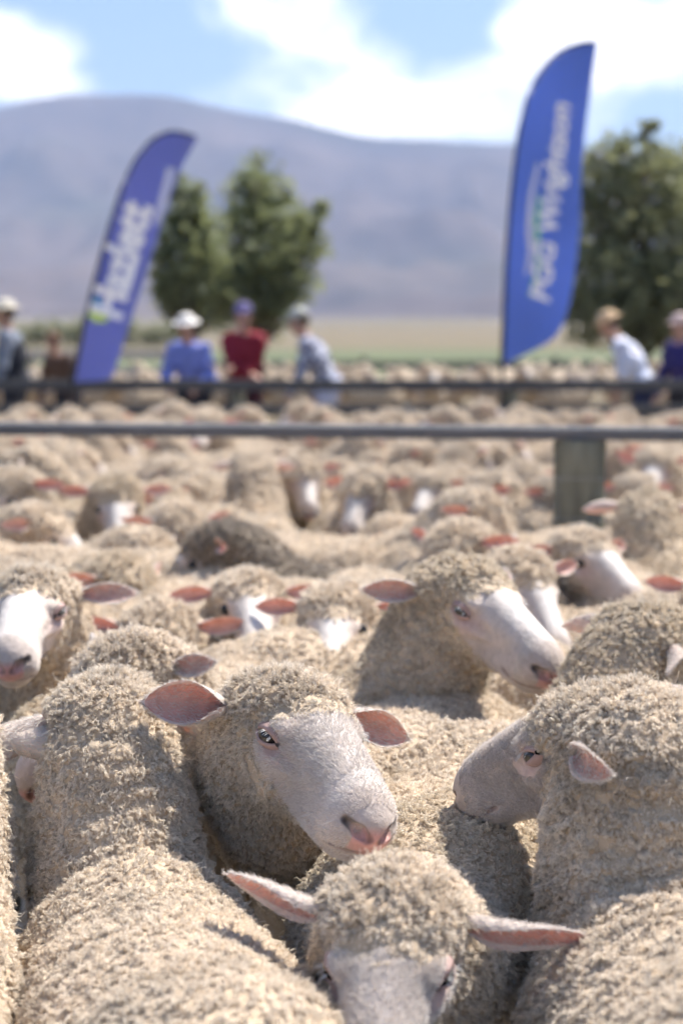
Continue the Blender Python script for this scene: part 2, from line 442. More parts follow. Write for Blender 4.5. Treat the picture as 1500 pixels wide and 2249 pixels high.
def ear_mesh(name, length, width, seed, curl=1.0):
    """a leaf shaped, cupped ear along +x, opening to +z"""
    rg = random.Random(seed); nu, nv = 15, 9
    Vo, Vi = [], []
    for i in range(nu):
        t = i / (nu - 1)
        wd = width * 1.92 * (t * .92 + .08) ** .5 * ((1 - t) ** .78 + .012)
        arc = (2.7 * (1 - t) ** 1.6 + .75 + .25 * t) * curl
        rad = wd / max(arc, .5) * 1.15
        for j in range(nv):
            a = (j / (nv - 1) - .5) * arc
            y = rad * math.sin(a); z = rad * (1 - math.cos(a))
            z += -.012 * t * t + .006 * math.sin(3 * t + seed)
            p = V3(length * t + .006 * math.cos(a * 2) * t, y, z)
            nrm = V3(0, -math.sin(a), math.cos(a))
            th = .0026 * (1 - .7 * t) + .0006
            ed = 1 - (2 * j / (nv - 1) - 1) ** 6
            Vi.append(p + nrm * th * .5 * ed); Vo.append(p - nrm * th * .5 * ed)
    V = np.array(Vi + Vo); o = nu * nv; F = []; mi = []
    for i in range(nu - 1):
        for j in range(nv - 1):
            a = i * nv + j; b = a + 1; c = a + nv + 1; d = a + nv
            rim = j == 0 or j == nv - 2 or i >= nu - 2
            F.append((a, d, c, b)); mi.append(0 if rim else 1)
            F.append((o + a, o + b, o + c, o + d)); mi.append(0)
    for i in range(nu - 1):
        for j in (0, nv - 1):
            a = i * nv + j; d = a + nv
            F.append((a, o + a, o + d, d) if j == 0 else (a, d, o + d, o + a)); mi.append(0)
    for j in range(nv - 1):
        a = (nu - 1) * nv + j; F.append((a, o + a, o + a + 1, a + 1)); mi.append(0)
    return mesh_np(name, V, np.array(F), (M['ear_fur'], M['ear_skin']), mi=mi), V, np.array(F)


def mat4(Rm, t):
    m = Matrix.Identity(4)
    for i in range(3):
        for j in range(3): m[i][j] = float(Rm[i, j])
        m[i][3] = float(t[i])
    return m


def sheep_body(P, H, hs, sc, fine, vox, neck_r=.086, base_r=.152, p0=(.22, .53)):
    """signed distance body of a standing sheep facing +x, poll at P"""
    sd = SDF(); z = lambda *a: V3(*a) * sc
    sd.ell(z(-.30, 0, .50), z(.20, .190, .195), k=.06)
    sd.cone(z(-.26, 0, .50), z(.22, 0, .50), .196 * sc, .180 * sc, k=.08)
    sd.ell(z(-.03, 0, .47), z(.34, .212, .20), k=.06)
    sd.ell(z(.24, 0, .50), z(.15, .170, .19), k=.06)
    p0 = z(p0[0], 0, p0[1]); p2 = P + H @ (V3(-.030, 0, -.062) * hs)
    p1 = p0 * .45 + p2 * .55 + V3(.05, 0, -.05) * sc
    p1 = p1 + V3(.02, 0, 0)
    n = 6; pts = [(1 - t) ** 2 * p0 + 2 * t * (1 - t) * p1 + t * t * p2 for t in np.linspace(0, 1, n)]
    rs = [(base_r * sc) * (1 - t) ** 1.3 + neck_r * hs * (1 - (1 - t) ** 1.3) for t in np.linspace(0, 1, n)]
    for i in range(n - 1): sd.cone(pts[i], pts[i + 1], rs[i], rs[i + 1], k=.05)
    for s in (-1, 1):
        sd.cone(z(.23, .095 * s, .42), z(.25, .095 * s, .235), .075 * sc, .036 * sc, k=.05)
        sd.cone(z(.25, .095 * s, .235), z(.24, .095 * s, .08), .030 * sc, .021 * sc, k=.02)
        sd.cone(z(.24, .095 * s, .08), z(.262, .095 * s, .022), .024 * sc, .026 * sc, k=.02)
        sd.cone(z(-.32, .10 * s, .44), z(-.24, .12 * s, .34), .11 * sc, .075 * sc, k=.06)
        sd.cone(z(-.24, .12 * s, .34), z(-.40, .10 * s, .22), .065 * sc, .032 * sc, k=.04)
        sd.cone(z(-.40, .10 * s, .22), z(-.37, .10 * s, .08), .030 * sc, .021 * sc, k=.02)
        sd.cone(z(-.37, .10 * s, .08), z(-.345, .10 * s, .022), .024 * sc, .026 * sc, k=.02)
    sd.cone(z(-.48, 0, .56), z(-.53, 0, .44), .045 * sc, .03 * sc, k=.04)
    hd = SDF(); head_ops(hd, H, P, hs, fine)
    sd.ops += hd.ops
    V, F = sd.mesh(vox)
    return V, F, hd, sd


def refine(V, F, pick, sd, levels):
    """split the picked faces and lay the new points on the true surface, for fine nostrils, lips and eye sockets"""
    for _ in range(levels):
        sel = pick[F].all(1); Q = F[sel]
        E = np.sort(np.concatenate([Q[:, [i, (i + 1) % 4]] for i in range(4)]), axis=1)
        key, inv = np.unique(E[:, 0].astype(np.int64) * len(V) + E[:, 1], return_inverse=True)
        nV = len(V); ei = np.zeros((len(key), 2), dtype=int); ei[:, 0] = key // nV; ei[:, 1] = key % nV
        mid = (V[ei[:, 0]] + V[ei[:, 1]]) / 2; cen = V[Q].mean(1)
        m = nV + inv.reshape(4, -1).T; c = nV + len(key) + np.arange(len(Q))
        new = np.concatenate([np.stack([Q[:, i], m[:, i], c, m[:, (i + 3) % 4]], 1) for i in range(4)])
        V = np.concatenate([V, mid, cen]); pick = np.concatenate([pick, np.ones(len(mid) + len(cen), bool)])
        F = np.concatenate([F[~sel], new]).astype(np.int32)
        ix = np.nonzero(pick)[0]
        for _i in range(2):
            P = V[ix]; f0 = sd.at(P); h = .0008
            g = np.stack([sd.at(P + h * np.eye(3)[a]) - f0 for a in range(3)], 1) / h
            V[ix] = P - np.clip(f0 / (np.einsum('ij,ij->i', g, g) + 1e-6), -.003, .003)[:, None] * g
    return V, F


def seg_d(x, y, z, a, b):
    a = V3(*a); b = V3(*b); p = np.stack([x, y, z], 1) - a; ba = b - a
    t = np.clip(p @ ba / (ba @ ba), 0, 1); return np.linalg.norm(p - t[:, None] * ba, axis=1)


def paint(V, Nn, H, P, hs, hd, tone, rg_seed, facetone=1.0):
    """the animal's own colours and its wool mask"""
    q = ((V - P) @ H) / hs; x, y, zc = np.where(q[:, 0] < .06, q[:, 0], .06 + (q[:, 0] - .06) / FACE_LEN), q[:, 1], q[:, 2]
    onhead = (hd.at(V) < .014) & (x > 0.0) & (x < .32)
    bound = np.where(zc > .05, .116 + (zc - .05) * .5, np.where(zc > 0, .062 + zc * 1.08, .068 - zc * .80))
    bound = bound + .006 * pnoise(V, .03, rg_seed)
    bare = onhead & (x > bound)
    wool = np.where(bare, 0.0, 1.0); wool = np.where(V[:, 2] < .24, 0.0, wool)
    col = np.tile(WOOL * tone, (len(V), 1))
    legs = V[:, 2] < .24; col[legs] = V3(.50, .43, .36)
    col[V[:, 2] < .035] = V3(.06, .05, .045)
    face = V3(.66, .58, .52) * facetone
    fc = np.tile(face, (len(V), 1))
    def mixin(mask, c, amt=1.0):
        mk = np.clip(mask, 0, 1)[:, None] * amt; fc[:] = fc * (1 - mk) + np.asarray(c) * mk
    g = lambda cx, cy, cz, r: np.exp(-(((x - cx) ** 2 + (np.abs(y) - cy) ** 2 + (zc - cz) ** 2) / r ** 2))
    mixin(np.exp(-(y / .024) ** 2) * (zc > -.03) * (x > .10) * (x < .235), (.84, .79, .75), .7)         # white blaze
    mixin(np.clip(.5 + .5 * pnoise(V, .05, rg_seed + 2), 0, 1), (.56, .46, .40), .28)
    mixin(np.exp(-((np.abs(y) - .05) / .022) ** 2) * (x > .08) * (x < .22), (.60, .48, .42), .5)      # pinker cheeks
    mixin(g(.105, .062, -.010, .022), (.56, .38, .34), .75)            # thin skin round the eye
    mixin(g(.100, .066, .006, .013), (.16, .10, .09), .9)
    mixin(g(.128, .055, -.006, .016), (.46, .34, .31), .7)
    mixin(g(.085, .05, .034, .024), (.64, .48, .35), .6)
    mixin(1 / (1 + np.exp(-(x - .232) / .006)), (.47, .385, .345), .75)   # greyer muzzle
    mixin(1 / (1 + np.exp(-(x - .252) / .003)) * np.clip((-.030 - zc) / .012, 0, 1) * (zc > -.072) * (np.abs(y) < .027), (.66, .34, .30), .95)
    nl = np.minimum(seg_d(x, np.abs(y), zc, (.270, .009, -.050), (.262, .019, -.038)), seg_d(x, np.abs(y), zc, (.262, .019, -.038), (.250, .034, -.031)))
    mixin(np.exp(-(nl / .0066) ** 4), (.030, .018, .016), 1.0)
    ml = np.minimum(seg_d(x, np.abs(y), zc, (.268, .004, -.072), (.236, .033, -.070)), seg_d(x, np.abs(y), zc, (.236, .033, -.070), (.188, .044, -.060)))
    mixin(np.exp(-(ml / .0035) ** 2), (.14, .07, .06), 1.0)
    mixin(np.exp(-((zc + .092) / .02) ** 2) * (x < .2), (.62, .50, .42), .4)
    col[bare] = fc[bare]
    return col, wool, bare


EYE = (.099, .0650, .008)


def eye_parts(root, H, P, hs, s, full):
    """one eye of a sheep: ball with iris bar, lids, lashes"""
    c = P + H @ (V3(EYE[0], EYE[1] * s, EYE[2]) * hs)
    out = unit(H @ V3(.42, .92 * s, .12))
    fwd = unit(H @ V3(.92, -.42 * s, -.25)); fwd = unit(fwd - out * (fwd @ out)); up = np.cross(out, fwd) * (1 if s > 0 else -1)
    if up @ (H @ V3(0, 0, 1)) < 0: up = -up
    r = .0130 * hs
    nu, nv = 14, 10; V = []; F = []; mi = []
    cen = c - out * r * .35
    for i in range(nv + 1):
        th = math.pi * i / nv * .62
        for j in range(nu):
            a = 2 * math.pi * j / nu
            V.append(cen + r * (math.cos(th) * out + math.sin(th) * (math.cos(a) * fwd + math.sin(a) * up)))
    for i in range(nv):
        for j in range(nu):
            F.append((i * nu + j, (i + 1) * nu + j, (i + 1) * nu + (j + 1) % nu, i * nu + (j + 1) % nu)); mi.append(1 if 2 <= i < 5 else 0)
    e = add_obj('eye', mesh_np('eye', np.array(V), np.array(F), (M['eye'], M['iris']), mi=mi), root)
    if not full: return e
    mb = MB()
    for up_s, lid in ((1, .56), (-1, .46)):
        rows = []
        for k in range(13):
            a = -1.0 + 2.0 * k / 12
            rim = fwd * (a * r * 1.25) + up * up_s * (r * lid * (1 - a * a) ** .8) + out * (r * .92 * (1 - .62 * a * a))
            mid = fwd * (a * r * 1.45) + up * up_s * (r * (lid + .42) * (1 - a * a * .8)) + out * (r * .80 * (1 - .5 * a * a))
            far = fwd * (a * r * 1.75) + up * up_s * (r * (lid + .85) * (1 - a * a * .6)) - out * r * .25
            rows.append((cen + rim - out * .0012, cen + rim, cen + mid, cen + far))
        vs = [p for row in rows for p in row]; fs = []
        for k in range(12):
            for m in range(3):
                q = (k * 4 + m, k * 4 + m + 1, (k + 1) * 4 + m + 1, (k + 1) * 4 + m); fs.append(q if up_s > 0 else q[::-1])
        mb.add(vs, fs)
    lid_ob = mb.build('eyelid', M['lid'], root, True)
    rg = np.random.default_rng(5 + s); pts = []
    for k in range(16):
        a = rg.uniform(-.8, .8); base = cen + fwd * (a * r * 1.2) + up * (r * .60 * (1 - a * a) ** .8) + out * r * .92
        d = unit(out * .9 + up * rg.uniform(-.35, .25) + fwd * (a * .4 + rg.normal() * .1)); Lh = rg.uniform(.008, .013)
        pts.append([base + d * Lh * t - up * .004 * t * t for t in np.linspace(0, 1, 4)])
    hair_curves('eyelash', np.array(pts), np.array([[.00028, .00024, .00018, .0001]]), M['lash'], lid_ob)
    return e


EAR_DEF = dict(L=.115, W=.056, back=.22, down=.12, twist=.0, curl=1.4, open=.45, lat=.1, out=.080)


def sheep(label, poll, yaw, pitch, heading, roll=0, fwd=.60, side=0.0, sc=1.02, hs=1.06, vox=.0115, level=1, seed=1, tone=1.0,
          ears=({}, {}), wool='wool', neck_r=.086, base_r=.152, p0=(.22, .53), group='sheep in the near pen', name='sheep', zoff=0.0, facetone=.8, wrinkle=0.0):
    """poll: (px, py, metres ahead) of the crown of the head in the photograph; angles in degrees, 0 = facing right, 90 = away"""
    Pw = at(*poll) + V3(0, 0, zoff); hd_ = R(heading); c, s_ = math.cos(hd_), math.sin(hd_)
    base = V3(Pw[0] - c * fwd + s_ * side, Pw[1] - s_ * fwd - c * side, 0)
    root = empty(name, base, hd_); tag(root, label, 'sheep', group)
    P = V3(fwd, side, Pw[2]); H = rotm(R(yaw) - hd_, R(pitch), R(roll))
    fine = level >= 1
    if PREVIEW: vox = max(vox, .008)
    V, F, hd, sd = sheep_body(P, H, hs, sc, fine, vox, neck_r, base_r, p0)
    Nn = vnormals(V, F)
    if (Nn * (V - V3(0, 0, .5))).sum(1).mean() < 0: F = F[:, ::-1].copy(); Nn = -Nn
    if level >= 2 and not PREVIEW:
        _, _, bare = paint(V, Nn, H, P, hs, hd, tone, seed, facetone)
        V, F = refine(V, F, bare, hd, level - 1 if level < 3 else 2); Nn = vnormals(V, F)
    col, wool_m, bare = paint(V, Nn, H, P, hs, hd, tone, seed, facetone)
    lump = .0016 * pnoise(V, .09, seed + 11) + .0012 * pnoise(V, .030, seed + 12)
    if wrinkle:      # folds of skin under the neck wool
        q = V - P; ax = unit(P - V3(.20, 0, .52)); al = -(q @ ax)
        lump = lump + wrinkle * np.sin(al / .036 * 6.283 + 1.6 * pnoise(V, .14, seed + 5)) * np.clip((al - .03) / .05, 0, 1) * np.clip((.34 - al) / .08, 0, 1) * (.6 + .4 * pnoise(V, .10, seed + 6))
    V = V + Nn * (lump * wool_m)[:, None]
    body = add_obj('body', mesh_np('body', V, F, (M['body'],), col=col), root)
    if PREVIEW:
        level = 0; V = V + Nn * (.008 * wool_m)[:, None]; body.data.vertices.foreach_set('co', V.astype(np.float32).ravel())
    qh = ((V - P) @ H) / hs; near_face = np.exp(-(np.maximum(0, .062 + .62 * np.abs(qh[:, 2]) - qh[:, 0]) / .018) ** 2) * (np.abs(qh).max(1) < .2) * (qh[:, 0] > 0)
    crown = np.exp(-(((qh - V3(.02, 0, .05)) / V3(.08, .09, .06)) ** 2).sum(1))
    lw = (.90 + .45 * crown) * (1 - .32 * near_face)
    up_w = wool_m * np.clip((V[:, 2] - .42) / .06, 0, 1)
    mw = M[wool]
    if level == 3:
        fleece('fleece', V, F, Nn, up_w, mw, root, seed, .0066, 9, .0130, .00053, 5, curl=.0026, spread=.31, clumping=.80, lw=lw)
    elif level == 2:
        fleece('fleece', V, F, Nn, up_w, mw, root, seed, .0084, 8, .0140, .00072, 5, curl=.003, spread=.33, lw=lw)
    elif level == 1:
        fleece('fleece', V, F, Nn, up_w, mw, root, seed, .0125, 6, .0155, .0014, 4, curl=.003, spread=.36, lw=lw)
    if level == 3:
        rg = np.random.default_rng(seed + 77); nf = 26000
        fm = bare * 1.0; x = ((V - P) @ H)[:, 0] / hs; fm = fm * (x < .280) * (col.mean(1) > .44)
        C, Nr, _ = scatter(V, F, Nn, fm, nf, rg)
        bk = -H[:, 0] * .8 - H[:, 2] * .3; fl = bk - (Nr @ bk)[:, None] * Nr
        D = unit(Nr * .5 + fl * .9 + rg.normal(size=(nf, 3)) * .25); xr = ((C - P) @ H)[:, 0] / hs; L = rg.uniform(.004, .008, nf) * np.where(xr > .235, .55, 1.0)
        t = np.linspace(0, 1, 3)[None, :, None]
        hair_curves('face_hair', C[:, None] + D[:, None] * L[:, None, None] * t, np.array([[.00032, .00026, .00012]]), M['fuzz'], body)
        pts = []
        for k in range(26):
            sgn = rg.choice([-1, 1]); b = P + H @ (V3(rg.uniform(.20, .265), .038 * sgn, rg.uniform(-.06, -.035)) * hs)
            d = unit(H @ V3(rg.uniform(-.2, .6), sgn * 1.0, rg.uniform(-.6, .4))); Lh = rg.uniform(.02, .04)
            pts.append([b + d * Lh * tq for tq in np.linspace(0, 1, 4)])
        hair_curves('whisker', np.array(pts), np.array([[.00025, .0002, .00016, .0001]]), M['lash'], body)
    for i, s in enumerate((1, -1)):
        e = dict(EAR_DEF); e.update(ears[i] or {})
        me, EV, EF = ear_mesh('ear', e['L'] * hs, e['W'] * hs, seed + i, e['curl'])
        ax = unit(V3(-e['back'], s * 1.0, -e['down'])); op = V3(.80, e['lat'] * s, e['open'])
        op = unit(op - ax * (op @ ax)); tw = e['twist'] * s
        sd_ = np.cross(op, ax); op2 = op * math.cos(tw) + sd_ * math.sin(tw); sd2 = np.cross(op2, ax)
        Rm = H @ np.stack([ax, sd2, op2], 1)
        b = P + H @ (V3(-.004, s * e['out'], .010) * hs)
        eo = add_obj('ear', me, root); eo.matrix_local = mat4(Rm, b)
        if level >= 2:
            rg = np.random.default_rng(seed + 31 + i); n = 2600
            C, Nr, _ = scatter(EV, EF, vnormals(EV, EF), np.where(np.arange(len(EV)) < len(EV) // 2, .30, 1.0), n, rg)
            fl = V3(1, 0, 0); D = unit(Nr * .35 + fl * .8 + rg.normal(size=(n, 3)) * .3); L = rg.uniform(.004, .008, n)
            t = np.linspace(0, 1, 3)[None, :, None]
            hair_curves('ear_hair', C[:, None] + D[:, None] * L[:, None, None] * t, np.array([[.0003, .00025, .00012]]), M['fuzz'], eo)
        eye_parts(root, H, P, hs, s, level >= 2)
    return root


# ------------------------------------------------------------------ the country: ground, plain, range, haze
def ground_mat():
    m, nt, out = new_mat('dry_yard_ground'); L = nt.links.new
    tc = N(nt, 'ShaderNodeTexCoord')
    n1 = N(nt, 'ShaderNodeTexNoise', inp={'Scale': .35, 'Detail': 9.0, 'Roughness': .65}); L(tc.outputs['Object'], n1.inputs['Vector'])
    n2 = N(nt, 'ShaderNodeTexNoise', inp={'Scale': .006, 'Detail': 4.0}); L(tc.outputs['Object'], n2.inputs['Vector'])
    c1 = N(nt, 'ShaderNodeMixRGB', inp={'Color1': (.155, .125, .085, 1), 'Color2': (.20, .165, .115, 1)}); L(n1.outputs[0], c1.inputs['Fac'])
    c2 = N(nt, 'ShaderNodeMixRGB', inp={'Color2': (.13, .125, .07, 1)}); L(c1.outputs[0], c2.inputs['Color1'])
    mr = N(nt, 'ShaderNodeMapRange', inp={'From Min': .5, 'From Max': .65}); L(n2.outputs[0], mr.inputs[0]); L(math_node(nt, 'MULTIPLY', mr.outputs[0], .6), c2.inputs['Fac'])
    b = N(nt, 'ShaderNodeBsdfPrincipled', inp={'Roughness': .95, 'Specular IOR Level': .1}); L(c2.outputs[0], b.inputs['Base Color']); L(b.outputs[0], out.inputs[0])
    return m


def hill_mat():
    m, nt, out = new_mat('tussock_hills'); L = nt.links.new
    tc = N(nt, 'ShaderNodeTexCoord')
    n1 = N(nt, 'ShaderNodeTexNoise', inp={'Scale': .0016, 'Detail': 8.0, 'Roughness': .6}); L(tc.outputs['Object'], n1.inputs['Vector'])
    n2 = N(nt, 'ShaderNodeTexNoise', inp={'Scale': .0007, 'Detail': 3.0}); L(tc.outputs['Object'], n2.inputs['Vector'])
    c1 = N(nt, 'ShaderNodeMixRGB', inp={'Color1': (.075, .054, .046, 1), 'Color2': (.155, .112, .090, 1)})
    mr = N(nt, 'ShaderNodeMapRange', inp={'From Min': .35, 'From Max': .65}); L(n1.outputs[0], mr.inputs[0]); L(mr.outputs[0], c1.inputs['Fac'])
    c2 = N(nt, 'ShaderNodeMixRGB', inp={'Color2': (.07, .07, .05, 1)}); L(c1.outputs[0], c2.inputs['Color1'])
    mr2 = N(nt, 'ShaderNodeMapRange', inp={'From Min': .5, 'From Max': .62, 'To Max': .7}); L(n2.outputs[0], mr2.inputs[0]); L(mr2.outputs[0], c2.inputs['Fac'])
    b = N(nt, 'ShaderNodeBsdfPrincipled', inp={'Roughness': .95, 'Specular IOR Level': .05}); L(c2.outputs[0], b.inputs['Base Color']); L(b.outputs[0], out.inputs[0])
    return m


def plain_z(r):
    """the outwash plain rises gently towards the foot of the range"""
    return np.where(r < 300, 0.0, (np.maximum(r - 300, 0) / 2900) ** 1.2 * 34.0)


def build_country():
    # ground: rings from the camera's feet to beyond the range
    rr = np.concatenate([[0.0], np.geomspace(2, 10900, 70)]); na = 96
    an = np.linspace(0, 2 * math.pi, na, endpoint=False)
    V = [(0, 0, 0)]; F3 = []; F4 = []
    for r in rr[1:]:
        z = float(plain_z(r)) if r < 4200 else float(plain_z(4200.0))
        V += [(r * math.sin(a), r * math.cos(a), z) for a in an]
    for j in range(na): F3.append((0, 1 + (j + 1) % na, 1 + j))
    for i in range(len(rr) - 2):
        for j in range(na):
            a = 1 + i * na + j; b = 1 + i * na + (j + 1) % na
            F4.append((a, b, b + na, a + na))
    g = add_obj('ground', mesh_np('ground', np.array(V), [np.array(F3), np.array(F4)], (ground_mat(),)))
    tag(g, 'dry trampled yard and tan plain running to the hills', kind='structure')
    # green crop strip and yellower grass beyond the yards: thin sheets of their own just above the ground
    gm = simple_mat('green_crop', (.10, .115, .055), .9, .3, .15)
    mb = MB(); mb.add([(-9, 52, .02), (70, 52, .02), (160, 165, .02), (-40, 165, .02)], [(0, 1, 2, 3)])
    tag(mb.build('green_paddock', gm), 'green crop strip between the yards and the tan plain', kind='structure')
    # the range: skyline read as bearing -> elevation
    sk = np.array([(-4000, 420), (-2600, 330), (-1500, 420), (-700, 350), (-300, 300), (0, 250), (60, 232), (120, 220), (250, 216), (380, 218), (440, 234), (520, 252), (620, 264),
                   (750, 298), (850, 314), (950, 318), (1100, 322), (1300, 330), (1500, 340), (1900, 320), (2500, 380), (3500, 300), (5000, 400)], float)
    nb, nr = 420, 60
    be = np.linspace(-2600, 4100, nb); u = (be - 750) / FPX
    el = (HORIZON - np.interp(be, sk[:, 0], sk[:, 1])) / FPX
    k = np.ones(7) / 7; el = np.convolve(np.pad(el, 3, mode='edge'), k, mode='valid')
    V = []
    R0, R1, R2 = 2950.0, 6600.0, 8600.0
    for i in range(nr):
        t = i / (nr - 1)
        if t < .8:
            q = t / .8; Y = R0 + (R1 - R0) * q; prof = .30 * q + .70 * q ** 1.9
        else:
            q = (t - .8) / .2; Y = R1 + (R2 - R1) * q; prof = 1 - .55 * q
        ztop = CAM_H + el * R1; z0 = 28.0
        z = z0 + (ztop - z0) * prof
        X = u * Y
        P = np.stack([X, np.full(nb, Y), np.zeros(nb)], 1)
        gul = pnoise(P * V3(1, .35, 1), 1300, 15) * 26 + pnoise(P * V3(1, .5, 1), 380, 6) * 34 + pnoise(P, 150, 7) * 12
        env = math.sin(math.pi * min(1, t / .8)) ** .7 if t < .8 else .3
        z = z + gul * env * .85
        if i == 0: z = np.full(nb, -5.0)
        V.append(np.stack([X, np.full(nb, Y), z], 1))
    V = np.concatenate(V); I = np.arange(nr - 1)[:, None] * nb + np.arange(nb - 1)[None, :]; I = I.ravel()
    F = np.stack([I, I + 1, I + nb + 1, I + nb], 1)
    h = add_obj('hills', mesh_np('hills', V, F, (hill_mat(),)))
    tag(h, 'long bare mountain range with rounded summit, bluish with distance', kind='structure')
    # the air between: one closed box of thin pale haze
    mb = MB(); mb.box((0, 0, 540), (22000, 22000, 1092))
    m, nt, out = new_mat('thin_haze')
    vs = N(nt, 'ShaderNodeVolumePrincipled', inp={'Color': (.50, .65, 1.0, 1), 'Density': HAZE, 'Anisotropy': 0.0})
    nt.links.new(vs.outputs[0], out.inputs['Volume'])
    o = mb.build('haze', m); tag(o, 'thin bluish air in front of the range', kind='stuff')
    o.display_type = 'WIRE'


HAZE = 0.00012
build_country()


# ------------------------------------------------------------------ trees and hedge
def leaf_mat(name, c, tc_):
    m, nt, out = new_mat(name); L = nt.links.new
    oi = N(nt, 'ShaderNodeNewGeometry')
    mr = N(nt, 'ShaderNodeMapRange', inp={'To Min': .55, 'To Max': 1.5}); L(oi.outputs['Random Per Island'], mr.inputs[0])
    mx = N(nt, 'ShaderNodeMixRGB', blend_type='MULTIPLY', inp={'Fac': 1.0, 'Color1': (*c, 1)}); L(mr.outputs[0], mx.inputs[2])
    b = N(nt, 'ShaderNodeBsdfPrincipled', inp={'Roughness': .62, 'Specular IOR Level': .3}); L(mx.outputs[0], b.inputs['Base Color'])
    t = N(nt, 'ShaderNodeBsdfTranslucent', inp={'Color': (*tc_, 1)})
    ms = N(nt, 'ShaderNodeMixShader', inp={'Fac': .34}); L(b.outputs[0], ms.inputs[1]); L(t.outputs[0], ms.inputs[2]); L(ms.outputs[0], out.inputs[0])
    return m


M['leaf'] = leaf_mat('tree_leaf', (.17, .19, .115), (.40, .44, .20))
M['leaf2'] = leaf_mat('tree_leaf_olive', (.175, .19, .12), (.42, .43, .21))
M['bark'] = simple_mat('bark', (.10, .08, .06), .9, .3, 8, .5)


def leaves_np(centers, rads, n, size, rg, nclump):
    """leaf quads gathered in small sprays inside a set of ellipsoidal masses"""
    vol = np.array([r[0] * r[1] * r[2] for r in rads]); pr = vol ** .8 / (vol ** .8).sum()
    ci = rg.choice(len(centers), nclump, p=pr)
    d = unit(rg.normal(size=(nclump, 3))); rad = rg.uniform(.25, 1.05, nclump) ** .6
    cc = np.array(centers)[ci] + d * np.array(rads)[ci] * rad[:, None]
    li = rg.integers(0, nclump, n); sp = np.array([min(r) for r in rads])[ci].clip(.12, .5) * .32
    P = cc[li] + rg.normal(size=(n, 3)) * sp[li][:, None] * V3(1, 1, .8)
    a = unit(rg.normal(size=(n, 3))); b = unit(np.cross(a, rg.normal(size=(n, 3))))
    s = size * rg.uniform(.6, 1.4, n)[:, None]
    V = np.stack([P - a * s, P + b * s * .45, P + a * s, P - b * s * .45], 1).reshape(-1, 3)
    F = np.arange(n * 4).reshape(n, 4)
    return V, F, cc


def tree(label, lobes, Y, trunk_px, seed, n=9000, size=.06, mat='leaf', group='leafy trees behind the yards'):
    rg = np.random.default_rng(seed)
    base = at(trunk_px, 800, Y); base[2] = 0
    root = empty('leafy_tree', base); tag(root, label, 'tree', group)
    pxm = Y / FPX
    cs = [at(x, y, Y + dy) - base for (x, y, rx, ry, dy) in lobes]; rs = [V3(rx * pxm, (rx + ry) * .5 * pxm * .8, ry * pxm) for (x, y, rx, ry, dy) in lobes]
    V, F, cc = leaves_np(cs, rs, n, size, rg, max(60, n // 34))
    add_obj('crown', mesh_np('crown', V, F, (M[mat],), smooth=False), root)
    mb = MB(); top = cs[0] * V3(.6, .6, 1)
    pts = [V3(0, 0, -.1), V3(.03, 0, top[2] * .4), top * V3(.6, .6, .75), top]
    mb.tube(pts, [.13, .10, .07, .03], 9); mb.build('trunk', M['bark'], root, True)
    for c, r in zip(cs, rs):
        for k in range(4):
            mbb = MB(); st = pts[1] * (1 - .2 * k) + pts[2] * .2 * k
            e = c + rg.normal(size=3) * r * .45
            mbb.tube([st, st * .5 + e * .5 + V3(0, 0, .08), e], [.05, .03, .008], 6); mbb.build('limb', M['bark'], root, True)
    return root


tree('broad leafy tree with double crown behind the man in the dark red top',
     [(565, 545, 78, 150, 0), (562, 420, 42, 70, 0), (660, 520, 42, 80, .2), (690, 480, 26, 40, .2), (590, 660, 95, 70, .2), (500, 650, 60, 80, -.2), (640, 600, 60, 60, 0), (562, 362, 14, 40, 0), (622, 430, 17, 45, .1), (706, 452, 16, 30, .2), (515, 440, 16, 50, -.1)], 23, 560, 11, 7600, .062)
tree('slimmer leafy tree standing right behind the leaning blue banner',
     [(410, 560, 60, 120, 0), (412, 450, 32, 55, 0), (425, 640, 75, 75, .2), (370, 600, 38, 60, 0), (392, 415, 12, 40, 0), (445, 470, 15, 45, .1)], 22, 415, 13, 4600, .062)
tree('large leafy tree at the right edge behind the tall upright banner',
     [(1390, 560, 130, 170, 0), (1340, 400, 75, 85, 0), (1450, 430, 90, 110, .3), (1425, 300, 20, 40, 0), (1380, 330, 32, 40, 0), (1360, 700, 120, 75, -.2), (1480, 660, 110, 110, 0), (1275, 620, 48, 140, 0), (1290, 420, 40, 70, 0), (1600, 520, 120, 200, .5)],
     20, 1400, 17, 12500, .060, 'leaf2')


def hedge():
    rg = np.random.default_rng(4); root = empty('shelterbelt_hedge', at(230, 760, 200) * V3(1, 1, 0)); tag(root, 'low dark shelterbelt of conifers on the plain behind the leaning banner', 'hedge')
    b = np.array(root.location); cs, rs = [], []
    mb = MB()
    for i in range(34):
        x = 20 + i * 12 + rg.uniform(-4, 4); hgt = rg.uniform(2.2, 3.6); p = at(x, 760, 200) - b; p[2] = hgt * .5
        cs.append(p); rs.append(V3(.55, .6, hgt * .52)); mb.tube([p * V3(1, 1, 0), p], [.12, .05], 5)
    V, F, _ = leaves_np(cs, rs, 9000, .16, rg, 1200)
    V[:, 2] = np.maximum(V[:, 2], .05)
    add_obj('foliage', mesh_np('foliage', V, F, (M['leaf'],), smooth=False), root); mb.build('stems', M['bark'], root)


hedge()

